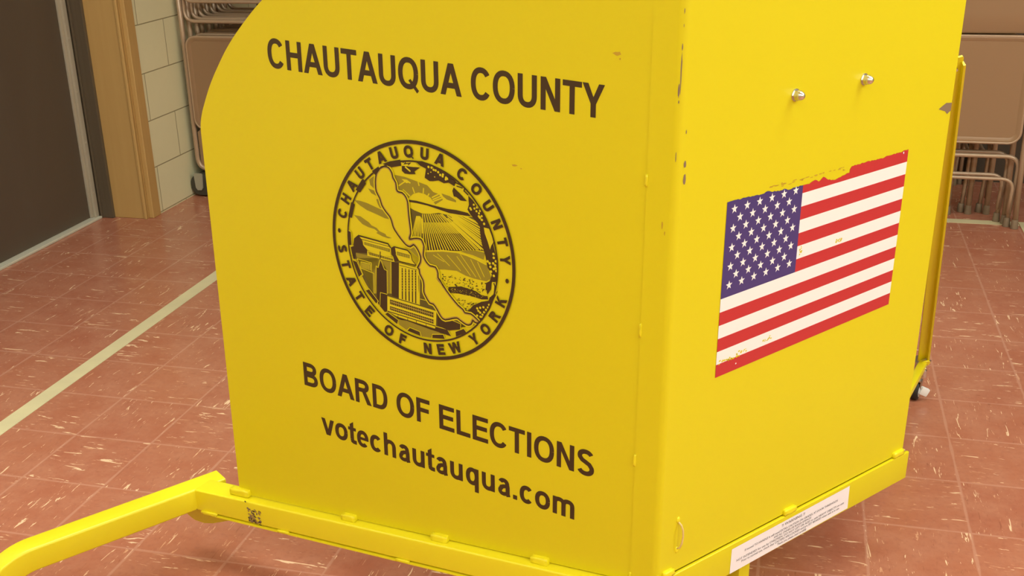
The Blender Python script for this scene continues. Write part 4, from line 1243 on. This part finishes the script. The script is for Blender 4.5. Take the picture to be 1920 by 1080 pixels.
def annulus(r0, r1, c=0, n=128):
    for k in range(n):
        a, b = 2 * math.pi * k / n, 2 * math.pi * (k + 1) / n
        pts = [(r * srad(t) * math.cos(t), r * srad(t) * math.sin(t)) for r, t in ((r0, a), (r1, a), (r1, b), (r0, b))]
        patch(bm, sealp, pts, off, c)
annulus(.968, 1.0); annulus(.811, .826)
def arcletter(ch, deg, inner, outer, flip):
    t = R(deg); rm = srad(t); cap = (outer - inner) * rm; w, polys = glyph(ch, .93, .25)
    for pi_, P in enumerate(polys):
        pts = []
        for a, b in P:
            xx = (a - w / 2) * cap; rr = (inner * rm + b * cap) if not flip else (outer * rm - b * cap)
            tx = (math.sin(t), -math.cos(t)) if not flip else (-math.sin(t), math.cos(t))
            pts.append((rr * math.cos(t) + tx[0] * xx, rr * math.sin(t) + tx[1] * xx))
        patch(bm, sealp, pts, off + pi_ * .000003)
for ch, a in zip('CHAUTAUQUACOUNTY', (164, 153.8, 143.6, 133.4, 124, 114.5, 105, 95.3, 85, 75, 60.1, 48.8, 37.8, 26.6, 16.2, 5.8)): arcletter(ch, a, .848, .952, False)
for ch, a in zip('STATEOFNEWYORK', (-173, -162.8, -152.3, -141.8, -131.2, -114.6, -104.6, -87.2, -78.2, -68, -52.8, -42, -31, -20.3)): arcletter(ch, a, .848, .952, True)
for a in (175.6, -6.4): t = R(a); patch(bm, sealp, [(.895 * math.cos(t) + .017 * math.cos(q), .895 * math.sin(t) + .022 * math.sin(q)) for q in [R(30 * k) for k in range(12)]], off)
tag(obj('county_seal', bm, MATS, booth), 'round brown county seal printed on the wing')
# ---------------- flag decal
FV0, FV1, FZ0, FZ1 = .1182, .6168, .3462, .6520
bm = bmesh.new(); ph = (FZ1 - FZ0) / 13; FO = EX + .0006
cz = FZ0 + 6 * ph; cv = .3098
torn = [(.1184, .6513), (.161, .6505), (.2081, .6482), (.2168, .6505), (.2261, .6476), (.2507, .6449), (.2597, .6461), (.2695, .6422), (.2881, .6427), (.3098, .6425), (.3263, .6415), (.3417, .6458), (.3522, .6407), (.3643, .6468), (.3788, .6389), (.3994, .635), (.419, .6387), (.4393, .6403), (.4398, .6466), (.4442, .6511), (.486, .6511), (.5366, .6486), (.547, .6512), (.5877, .6507), (.5960, .6500), (.5990, .6512), (.6167, .6518)]
def jag(lo, hi):
    o = []
    pts = [p for p in torn if lo <= p[0] <= hi]
    rr = random.Random(5)
    for i in range(len(pts) - 1):
        n = max(1, int((pts[i + 1][0] - pts[i][0]) / .004))
        for k in range(n):
            t = k / n; o.append((pts[i][0] * (1 - t) + pts[i + 1][0] * t, pts[i][1] * (1 - t) + pts[i + 1][1] * t + (rr.uniform(-.0009, .0009) if k else 0)))
    return o + [pts[-1]]
for k in range(13):
    z0 = FZ0 + k * ph; z1 = z0 + ph; v0 = FV0 if k < 6 else cv
    if k == 12: patch(bm, Rp, [(cv, z0), (FV1, z0)] + jag(.3098, .617)[::-1], FO, 0); continue
    patch(bm, Rp, [(v0, z0), (FV1, z0), (FV1, z1), (v0, z1)], FO, 0 if k % 2 == 0 else 1)
patch(bm, Rp, [(FV0, cz), (cv, cz)] + jag(.118, .3099)[::-1], FO, 2)
def star(v, z, r):
    P = []
    for k in range(10):
        a = R(90 + 36 * k); q = r if k % 2 == 0 else r * .40; P.append((v + q * math.cos(a), z + q * math.sin(a)))
    patch(bm, Rp, P, FO + .0002, 1)
for row in range(9):
    nn = 6 if row % 2 == 0 else 5
    for i in range(nn): star(.1365 + .0309 * i + (.0152 if row % 2 else 0), .6369 - row * .01615, .0082)
rr = random.Random(8)
for cx, cz2, n_, sx, sz in ((.2995 + .02, .5215, 8, .005, .008), (.4290, .5180, 14, .011, .004), (.2480, .3790, 12, .013, .004), (.1500, .3720, 26, .028, .0035), (.1850, .3760, 8, .02, .003)):
    for q in range(n_): patch(bm, Rp, blob(cx + rr.gauss(0, sx * .5), cz2 + rr.gauss(0, sz * .5), .0014 + .0022 * rr.random(), .0010 + .0016 * rr.random(), 7, .5, q), FO + .0003, 3)
patch(bm, Rp, blob(.169, .3575, .0018, .0018, 7, .3, 3), FO + .0003, 1); patch(bm, Rp, blob(.6015, .6480, .0020, .0028, 7, .3, 5), FO + .0003, 1)
tag(obj('flag_decal', bm, [M_red, M_white, M_blue, M_yel], booth), 'red, white and blue flag sticker with torn top edge')
# ---------------- base rails (box tube), arms, struts
def rail(name, p0, p1, w, h, side, m, bev=.004):
    """box tube: p0->p1 runs along its top outer edge; w to the inside (side vector), h downwards"""
    bm = bmesh.new(); d = (p1 - p0); s = Vector(side).normalized(); z = Vector((0, 0, -1))
    vs = []
    for p in (p0, p1):
        for a, b in ((0, 0), (w, 0), (w, h), (0, h)): vs.append(bm.verts.new(p + s * a + z * b))
    for f in ((0, 1, 2, 3), (7, 6, 5, 4), (0, 4, 5, 1), (1, 5, 6, 2), (2, 6, 7, 3), (3, 7, 4, 0)): bm.faces.new([vs[i] for i in f])
    bevel(bm, bev, 3)
    return obj(name, bm, m, booth, True, 40)
JU = 1.062
r1 = rail('base_rail', Lp(.040, zt(.04), .0215), Lp(JU, zt(JU), .0215), .050, .0515, -LN, M_bright)
def weld(parent, F, lst, off, r=.006, name='weld_tab'):
    for i, (a0_, b0_, a1_, b1_, hh) in enumerate(lst):
        bm = bmesh.new(); c = F((a0_ + a1_) / 2, (b0_ + b1_) / 2 + hh * .5, off); L2 = (F(a1_, b1_, off) - F(a0_, b0_, off)); e = L2.normalized(); nn = (F(a0_, b0_, off + 1) - F(a0_, b0_, off)).normalized(); k = e.cross(nn)
        Mx = Matrix((e, nn, k)).transposed().to_4x4(); Mx.translation = c
        box(bm, (-L2.length / 2, -r, -hh / 2), (L2.length / 2, r, hh / 2), 0, Mx)
        bmesh.ops.subdivide_edges(bm, edges=bm.edges[:], cuts=3, use_grid_fill=True); rr = random.Random(i)
        bmesh.ops.smooth_vert(bm, verts=bm.verts, factor=.45, use_axis_x=True, use_axis_y=True, use_axis_z=True)
        for v in bm.verts: v.co += Vector([rr.uniform(-.0006, .0006) for _ in range(3)])
        obj(name, bm, M_bright, parent, True)
weld(r1, Lp, [(.968, zt(.965), .916, zt(.916), .016), (.6700, zt(.67) - .001, .6360, zt(.636) - .001, .014), (.4560, zt(.456) - .001, .4190, zt(.419) - .001, .014), (.2390, zt(.239) - .001, .2040, zt(.204) - .001, .014)], .004, .007)
weld(fp, Lp, [(.0462, .7100, .0462, .6910, .004), (.0462, .4660, .0462, .4430, .004), (.0462, .2300, .0462, .2080, .004), (.0462, -.004, .0462, -.016, .004)], .0012, .0022, 'weld_bead')
# thin flange under the rail with its own weld drops
bm = bmesh.new(); pf = Lp(.06, zt(.06) - .0545, .0235); pg = Lp(1.04, zt(1.04) - .0545, .0235)
for a, b in ((0, .0),):
    vs = [bm.verts.new(p + q) for p in (pf, pg) for q in (Vector((0, 0, 0)), -LN * .054, -LN * .054 + Vector((0, 0, -.003)), Vector((0, 0, -.003)))]
    for f in ((0, 1, 2, 3), (7, 6, 5, 4), (0, 4, 5, 1), (1, 5, 6, 2), (2, 6, 7, 3), (3, 7, 4, 0)): bm.faces.new([vs[i] for i in f])
bmesh.ops.recalc_face_normals(bm, faces=bm.faces); obj('bottom_flange', bm, M_bright, booth)
weld(r1, Lp, [(.83, zt(.83) - .0565, .80, zt(.80) - .0565, .006), (.53, zt(.53) - .0565, .498, zt(.498) - .0565, .006), (1.045, zt(1.045) - .0545, 1.0, zt(1.0) - .0545, .006)], .022, .0035)
bm = bmesh.new()
for k in range(54):
    rr = random.Random(k + 3); du = rr.random(); dz = rr.random()
    patch(bm, Lp, blob(.9085 - .034 * du ** 1.3, zt(.89) - .0125 - .0335 * (1 - (1 - dz) ** 1.5) - .003 * du, .002 + .0045 * rr.random(), .0015 + .0035 * rr.random(), 9, .55, k), .0217 + k * .00001, (0, 1, 0, 2, 1)[k % 5])
obj('scuff_mark', bm, [M_grime, M_scuff, M_primer], r1)
for (u, z, s) in ((.913, zt(.913) + .0, .003), (1.066, zt(1.06) - .006, .003), (1.066, zt(1.06) - .028, .003), (1.060, zt(1.06) - .048, .0035)): mark('grime_spot', Lp, blob(u, z, s, s * .9, 8, .5, int(u * 900 + z * 1000)), .0222, M_grime, None, r1)
# front rail
zr = lambda v: -.0053 - .030 * v
r2 = rail('base_rail', Vector((-.006, -.0075, H0 + zr(0))), Vector((.7625, -.0075, H0 + zr(.7625))), .0072, .0645, (0, 1, 0), M_yel, .0022)
bm = bmesh.new(); vs = [bm.verts.new((x, y, H0 + zr(x) - z)) for x in (-.004, .7600) for y, z in ((-.0005, .016), (.0385, .016), (.0385, .0640), (-.0005, .0640))]
for f in ((0, 1, 2, 3), (7, 6, 5, 4), (0, 4, 5, 1), (1, 5, 6, 2), (2, 6, 7, 3), (3, 7, 4, 0)): bm.faces.new([vs[i] for i in f])
bmesh.ops.recalc_face_normals(bm, faces=bm.faces); obj('rail_channel', bm, M_yel, r2)
weld(r2, Rp, [(.0140, zr(.014), .0400, zr(.04), .013), (.3440, zr(.344) + .0005, .3790, zr(.379) + .0005, .012), (.7060, zr(.706) + .0005, .7420, zr(.742) + .0005, .012)], .0035, .005)
# warning label on the front rail
LO = .0075 + .0004
LQ = [(.1918, -.0245), (.5512, -.0285), (.5530, -.0790), (.1908, -.0735)]
LQ = [(.1918, zr(.19) - .0105), (.5512, zr(.55) - .0075), (.5528, zr(.55) - .0605), (.1908, zr(.19) - .0635)]
bm = bmesh.new(); patch(bm, Rp, LQ, LO); lab = tag(obj('warning_label', bm, M_label, r2), 'white warning label with small grey print')
dg = bpy.context.evaluated_depsgraph_get()
def micro(bm, s, vc, z, size, width, slope):
    cu = bpy.data.curves.new('t', 'FONT'); cu.body = s; cu.size = 1.0; cu.align_x = 'CENTER'; cu.resolution_u = 2; cu.offset = .012
    o = bpy.data.objects.new('t', cu); C.objects.link(o); bpy.context.view_layer.update()
    me = bpy.data.meshes.new_from_object(o.evaluated_get(bpy.context.evaluated_depsgraph_get()))
    xs = [v.co.x for v in me.vertices]; sx = width / (max(xs) - min(xs))
    vm = [bm.verts.new(Rp(vc + v.co.x * sx, z + v.co.y * size + v.co.x * sx * slope, LO + .0003)) for v in me.vertices]
    for p in me.polygons:
        try: bm.faces.new([vm[i] for i in p.vertices])
        except ValueError: pass
    bpy.data.objects.remove(o); bpy.data.curves.remove(cu); bpy.data.meshes.remove(me)
bm = bmesh.new(); sl = -.030; vc = .372; zc = zr(vc) - .009
for s, dz, size, wd in (('!! WARNING !!', -.0105, .0085, .070), ('If moved TO HANDLE it will need EXTRA CAUTION ON GRADES, AT DOOR THRESHOLDS', -.0205, .0066, .285), ('AND ALL UNEVEN OR ROUGH SURFACES', -.0275, .0066, .115), ('NOT INTENDED for use by CHILDREN. DO NOT LIFT OR ADD to unit HEAVY OBJECTS on unit', -.0345, .0066, .330), ('Prior to normal use, check that CASTERS ARE LOCKED and are SET BRAKED when unit is in use', -.0415, .0066, .300), ('Thank you, please read carefully', -.0485, .0066, .090)):
    micro(bm, s, vc, zc + dz, size, wd, sl)
obj('label_print', bm, M_lab_ink, lab)
# left arm with its bend and caster
AZ = H0 + zt(JU)
arm = bmesh.new()
path = [Vector((-.335, 1.002, AZ - .026)), Vector((-.795, 1.002, AZ - .026)), Vector((-.858, 1.002, AZ - .105))]
path = fillet(path, .075, 10)
rings = []; PR = rrect(-.025, -.026, .025, .026, .005, 3)
for i, p in enumerate(path):
    d = (path[min(i + 1, len(path) - 1)] - path[max(i - 1, 0)]).normalized(); s = Vector((0, 1, 0)); u = s.cross(d).normalized()
    rings.append([arm.verts.new(p + s * x + u * y) for x, y in PR])
for a, b in zip(rings, rings[1:]):
    for k in range(len(PR)): arm.faces.new((a[k], a[(k + 1) % len(PR)], b[(k + 1) % len(PR)], b[k]))
arm.faces.new(rings[0][::-1]); arm.faces.new(rings[-1])
bmesh.ops.recalc_face_normals(arm, faces=arm.faces)
lar = obj('outrigger_arm', arm, M_bright, booth, True, 40)
def floor_z(x, y):                                   # booth-local height of the room's floor below local (x, y)
    a = MB @ Vector((x, y, 0)); b = MB @ Vector((x, y, 1)); return -a.z / (b.z - a.z)
def caster(x, y, top, yaw=0.0, white=False, big=.03):
    fz = floor_z(x, y); bm = bmesh.new(); ax = Vector((math.cos(yaw), math.sin(yaw), 0)); pz = fz + big
    box(bm, (x - .022, y - .022, top - .004), (x + .022, y + .022, top)); 
    cyl(bm, (x, y, pz + big + .004), (0, 0, 1), .011, max(.004, top - pz - big - .006), 14)
    Mx = Matrix.Translation((x, y, 0)) @ Matrix.Rotation(yaw, 4, 'Z')
    for sgn in (-1, 1): box(bm, (sgn * .013 - .0015, -.011, pz - .006), (sgn * .013 + .0015, .011, pz + big + .006), 0, Mx)
    box(bm, (-.0145, -.011, pz + big + .003), (.0145, .011, pz + big + .007), 0, Mx)
    ck = obj('caster', bm, M_zinc, booth)
    bm = bmesh.new(); cyl(bm, Vector((x, y, pz)) - ax * .010, ax, big, .020, 24); bevel(bm, .003, 2); obj('wheel', bm, M_black, ck, True, 40)
    bm = bmesh.new(); cyl(bm, Vector((x, y, pz)) - ax * .0118, ax, big * .62, .0236, 18); obj('wheel_hub', bm, M_offwhite if white else M_zinc, ck)
    return ck
caster(-.858, 1.002, AZ - .105, .4, big=.026)
# gusset plate hanging from the joint
bm = bmesh.new(); gz = AZ - .052; g = []
for a, b in ((-.020, 0), (-.018, -.026), (-.008, -.040), (.012, -.046), (.035, -.043), (.075, -.030), (.125, -.006), (.14, 0)): g.append((a, b))
def Gp(a, b, t): return Vector((-.418 + a * .62 - b * .5, 1.0 - a * .80 - b * .4, gz + b * 1.35)) + Vector((-.75, -.6, 0)).normalized() * (t - .012)
prism(bm, g, Gp, 0, .004); bmesh.ops.recalc_face_normals(bm, faces=bm.faces); obj('gusset', bm, M_yel, booth)
# leg under the front rail
lx, ly = .2670, .030; lt = H0 + zr(lx) - .0645; fz = floor_z(lx, ly)
bm = bmesh.new(); box(bm, (lx - .016, ly - .013, fz + .012), (lx + .016, ly + .019, lt + .002)); bevel(bm, .003, 2)
lg = obj('leg', bm, M_yel, booth, True, 40); bm = bmesh.new(); cyl(bm, (lx, ly, fz), (0, 0, 1), .022, .014, 20, .018); obj('foot_pad', bm, M_black, lg)
# right outrigger arm, brace strut, bolts and caster
WM = lambda x, y, z: MI @ Vector((x, y, z))
A0_ = WM(.184, 2.272, .150); A1_ = WM(.3745, 2.965, .134)
d = (A1_ - A0_).normalized(); s = Vector((0, 0, 1)).cross(d).normalized(); u = d.cross(s)
bm = bmesh.new()
vs = [bm.verts.new(p + s * a + u * b) for p in (A0_, A1_ + d * .02) for a, b in ((.0105, .010), (-.0105, .010), (-.0105, -.010), (.0105, -.010))]
for f in ((0, 1, 2, 3), (7, 6, 5, 4), (0, 4, 5, 1), (1, 5, 6, 2), (2, 6, 7, 3), (3, 7, 4, 0)): bm.faces.new([vs[i] for i in f])
bevel(bm, .003, 2); obj('outrigger_arm', bm, M_bright, booth, True, 40)
S0 = WM(.2828, 2.2440, 1.0600); S1 = WM(.3755, 2.975, .146); d = (S1 - S0).normalized()
tocam = (WM(.7, .1, 1.6) - S0).normalized(); s = d.cross(tocam).normalized(); n_ = s.cross(d).normalized()
if (MB.to_3x3() @ s).x < 0: s = -s
bm = bmesh.new()
w0, w1 = .0118, .0138
def quadbox(a0c, a1c, h0, h1, t0, t1):
    vs = [bm.verts.new(c + s * x + n_ * t) for c, hh in ((a0c, h0), (a1c, h1)) for x, t in ((hh[0], t0), (hh[1], t0), (hh[1], t1), (hh[0], t1))]
    for f in ((0, 1, 2, 3), (7, 6, 5, 4), (0, 4, 5, 1), (1, 5, 6, 2), (2, 6, 7, 3), (3, 7, 4, 0)): bm.faces.new([vs[i] for i in f])
quadbox(S0 - d * .01, S1, (-w0, w0 * .62), (-w1, w1 * .62), -.003, 0); quadbox(S0 - d * .01, S1, (w0 * .62, w0), (w1 * .62, w1), -.003, .010)
bmesh.ops.recalc_face_normals(bm, faces=bm.faces)
st = obj('brace_strut', bm, M_yel, booth)
bm = bmesh.new(); cyl(bm, S0 + d * .004 - s * .003, n_, .0038, .004, 12); obj('bolt', bm, M_zinc, st)
bm = bmesh.new(); cyl(bm, S1 + d * .004 + n_ * .010, n_, .0150, .004, 20); bevel(bm, .001, 2); obj('end_tab', bm, M_bright, st, True, 40)
bm = bmesh.new(); cyl(bm, S1 + d * .006 - s * .004 + n_ * .014, n_, .0088, .003, 20); cyl(bm, S1 + d * .006 - s * .004 + n_ * .017, n_, .0068, .006, 6); cyl(bm, S1 + d * .006 - s * .004 + n_ * .023, n_, .0035, .005, 12); obj('bolt', bm, M_chrome, st)
bm = bmesh.new(); Bx = S0 - d * .012; 
prism(bm, [(-.010, 0), (.0105, 0), (.0105, .010), (.0085, .0135), (-.004, .0150), (-.010, .014)], lambda a, b, t: Bx + s * a - d * b + n_ * t, -.003, .001); bmesh.ops.recalc_face_normals(bm, faces=bm.faces); obj('strut_cap', bm, M_yel, st)
cp = WM(.374, 3.030, .09); ck = caster(cp.x, cp.y, cp.z + .030, -1.2, True, .027)
bm = bmesh.new(); q_ = WM(.3935, 3.020, .030); box(bm, (-.013, -.006, -.012), (.013, .006, .012)); bevel(bm, .004, 2)  # small white block beside the wheel
for v in bm.verts: v.co = q_ + Matrix.Rotation(-.6, 3, 'Z') @ Matrix.Rotation(.45, 3, 'Y') @ v.co
obj('white_block', bm, M_offwhite, ck, True, 40)
bm = bmesh.new(); pb = WM(.3835, 2.990, .108); cyl(bm, pb, (0, 0, -1), .009, .02, 6); cyl(bm, pb, (0, 0, 1), .005, .012, 10); obj('bolt', bm, M_chrome, booth)
# unseen shelf added inside the booth to block overhead light
bm = bmesh.new(); prism(bm, [(.012, .014), (FW - .012, .014), (FW + .205, .60), (-.205, .60)], lambda a, b, t: Vector((a, b, t)), H0 + .46, H0 + .48); bmesh.ops.recalc_face_normals(bm, faces=bm.faces); obj('shade_shelf', bm, M_yel, booth)
# acorn nuts
for v, z in ((.2668, .8000), (.4520, .8010)):
    bm = bmesh.new(); c = Rp(v, z, EX)
    cyl(bm, c, (0, -1, 0), .0090, .0085, 6); cyl(bm, c, (0, -1, 0), .0102, .0015, 18)
    N = 8; prev = None
    for i in range(N + 1):
        t = i / N * math.pi / 2; r = .0080 * math.cos(t); y = .0085 + .0095 * math.sin(t)
        ring = [bm.verts.new(c + Vector((max(r, .0002) * math.cos(2 * math.pi * k / 18), -y, max(r, .0002) * math.sin(2 * math.pi * k / 18)))) for k in range(18)]
        if prev:
            for k in range(18): bm.faces.new((prev[k], prev[(k + 1) % 18], ring[(k + 1) % 18], ring[k])).smooth = True
        prev = ring
    bmesh.ops.recalc_face_normals(bm, faces=bm.faces); tag(obj('acorn_nut', bm, M_chrome, booth), 'chrome acorn nut')
# wire loop low on the front panel
bm = bmesh.new(); tube(bm, [Rp(.0480, .0960, EX - .001), Rp(.0500, .0900, EX + .006), Rp(.0515, .0810, EX + .009), Rp(.0520, .0680, EX + .0095), Rp(.0505, .0550, EX + .009), Rp(.0485, .0450, EX + .006), Rp(.0470, .0410, EX - .001)], .0017, 8)
hk = tag(obj('wire_hook', bm, M_wire, booth, True), 'pale bare wire loop')
for z, s_ in ((.099, 1), (.0385, 2)):
    bm = bmesh.new(); bmesh.ops.create_icosphere(bm, subdivisions=2, radius=.0042)
    for v in bm.verts: v.co = Rp(.0478, z, EX) + Vector((v.co.x, v.co.y * .6, v.co.z * 1.5))
    obj('weld_blob', bm, M_bright, hk, True)

# ---------------------------------------------------------------- folding chairs
CW, CHT = .455, .972
def make_chair(name, label, group):
    e = empty(name, Matrix.Identity(4), label, 'chair', group); w = CW / 2
    # main frame: inverted U, feet slightly wider than the back
    bm = bmesh.new(); tube(bm, fillet([(-w - .010, 0.004, .012), (-w - .004, .0, .45), (-w - .002, -.004, CHT - .012), (w + .002, -.004, CHT - .012), (w + .004, .0, .45), (w + .010, .004, .012)], .055, 7), .0112, 10); obj('frame', bm, M_tube, e)
    # rear leg U and the cross bars
    bm = bmesh.new(); tube(bm, fillet([(-w + .016, .030, .012), (-w + .004, .022, .16), (-w + .002, .018, .292), (w - .002, .018, .292), (w - .004, .022, .16), (w - .016, .030, .012)], .052, 7), .0088, 10); obj('rear_leg', bm, M_tube, e)
    bm = bmesh.new(); tube(bm, fillet([(-w + .022, .006, .06), (-w + .014, .002, .204), (w - .014, .002, .204), (w - .022, .006, .06)], .05, 7), .0074, 10); obj('cross_bar', bm, M_tube, e)
    # seat pan with rolled rim, folded flat against the frame
    def pan(x0, z0, x1, z1, y, dep, r, nm, m):
        bm = bmesh.new(); lv = [(0, y), (0, y - dep), (.010, y - dep - .004), (.022, y - dep + .006)]; prev = None
        for ins, yy in lv:
            P = rrect(x0 + ins, z0 + ins, x1 - ins, z1 - ins, max(r - ins, .008)); ring = [bm.verts.new((a, yy, b)) for a, b in P]
            if prev:
                for k in range(len(ring)): bm.faces.new((prev[k], prev[(k + 1) % len(ring)], ring[(k + 1) % len(ring)], ring[k])).smooth = True
            prev = ring
        bm.faces.new(prev); bmesh.ops.recalc_face_normals(bm, faces=bm.faces); return obj(nm, bm, m, e)
    st = pan(-w + .016, .352, w - .016, .768, -.008, .014, .045, 'seat', M_seat)
    bm = bmesh.new(); tube(bm, [(a, -.020, b) for a, b in rrect(-w + .018, .354, w - .018, .766, .044)], .0058, 8, True); obj('rim', bm, M_tube, st)
    # curved backrest between the uprights
    bm = bmesh.new(); nx = 14
    rows = []
    for j, z in enumerate((.776, .786, .85, .92, .948, .958)):
        ins = .0 if 0 < j < 5 else .012
        rows.append([bm.verts.new((x, -.012 + .012 * (x / w) ** 2 - (.004 if 0 < j < 5 else 0), z)) for x in [(-w + .014 + ins) + (2 * (w - .014 - ins)) * k / nx for k in range(nx + 1)]])
    for a, b in zip(rows, rows[1:]):
        for k in range(nx): bm.faces.new((a[k], a[k + 1], b[k + 1], b[k])).smooth = True
    obj('backrest', bm, M_seat, e)
    for x, y in ((-w - .010, .004), (w + .010, .004), (-w + .016, .030), (w - .016, .030)):
        bm = bmesh.new(); cyl(bm, (x, y, 0), (0, 0, 1), .0150, .038, 14, .0125); bevel(bm, .002, 2); obj('rubber_foot', bm, M_foot, e, True, 40)
    return e
def dup(root, M, label):
    r = root.copy(); C.objects.link(r); r.matrix_world = M; r['label'] = label
    for ch in list(root.children):
        c = ch.copy(); C.objects.link(c); c.parent = r
        for g in ch.children: d_ = g.copy(); C.objects.link(d_); d_.parent = c
    return r
GR = 'upright folding chairs stacked at right'; GL = 'upside down folding chairs hung at left'
cx0 = .868 - CW / 2
proto = make_chair('folding_chair', 'tan metal folding chair, frontmost of the right stack, seat pan facing out', GR)
right = [(0, 4.690, 0, None), (-.030, 4.752, 0, 'second tan folding chair of the right stack, directly behind the front one')]
for i, (dx, y, rz, lb) in enumerate(right):
    M = Matrix.Translation((cx0 + dx, y, 0)) @ Matrix.Rotation(R(rz), 4, 'Z')
    if i == 0: proto.matrix_world = M
    else: dup(proto, M, lb)
for i, (x, y, lb) in enumerate(((.800, 5.12, 'tan folding chair standing edge on behind the right stack, its legs nearest the right edge'), (.735, 5.11, 'tan folding chair standing edge on behind the right stack, middle of three'), (.660, 5.09, 'tan folding chair standing edge on behind the right stack, nearest the yellow strut'))):
    o = dup(proto, Matrix.Translation((x, y, 0)) @ Matrix.Rotation(R(90 - 2 * i), 4, 'Z'), lb); o['group'] = 'folding chairs stored edge on at right'
lx0 = -2.664 + CW / 2
names = ['tan folding chair hung upside down, %s at left by the block wall' % s for s in ('frontmost', 'second from the front', 'third from the front', 'fourth from the front', 'fifth from the front', 'sixth from the front', 'second from the back', 'rearmost')]
for i, lb in enumerate(names):
    M = Matrix.Translation((lx0 + .004 * (i % 3), 4.585 + i * .058, 1.086 + .0025 * (i % 2))) @ Matrix.Rotation(R(.2), 4, 'Y') @ Matrix.Rotation(math.pi, 4, 'Z') @ Matrix.Rotation(math.pi, 4, 'X')
    o = dup(proto, M, lb); o['group'] = GL
# the cart the left chairs stand on
ct = empty('chair_cart', Matrix.Translation((lx0, 4.8, 0)), 'dark low rolling cart under the upside down chairs at left', 'cart')
bm = bmesh.new(); prism(bm, rrect(-.268, .008, .255, .108, .045), lambda a, b, t: Vector((a, t, b)), -.25, .27); bevel(bm, .006, 2); obj('cart_body', bm, M_cart, ct, True, 40)
bm = bmesh.new(); prism(bm, [(-.240, .046), (-.232, .034), (-.212, .034), (-.204, .046), (-.200, .108), (-.206, .114), (-.238, .114), (-.244, .108)], lambda a, b, t: Vector((a, t, b)), -.256, -.250); bmesh.ops.recalc_face_normals(bm, faces=bm.faces); tag(obj('plate', bm, M_tag, ct), 'grey metal end plate')
for x in (-.20, .20):
    for y in (-.19, .21):
        bm = bmesh.new(); cyl(bm, (x - .012, y, .024), (1, 0, 0), .024, .024, 18); obj('wheel', bm, M_black, ct)
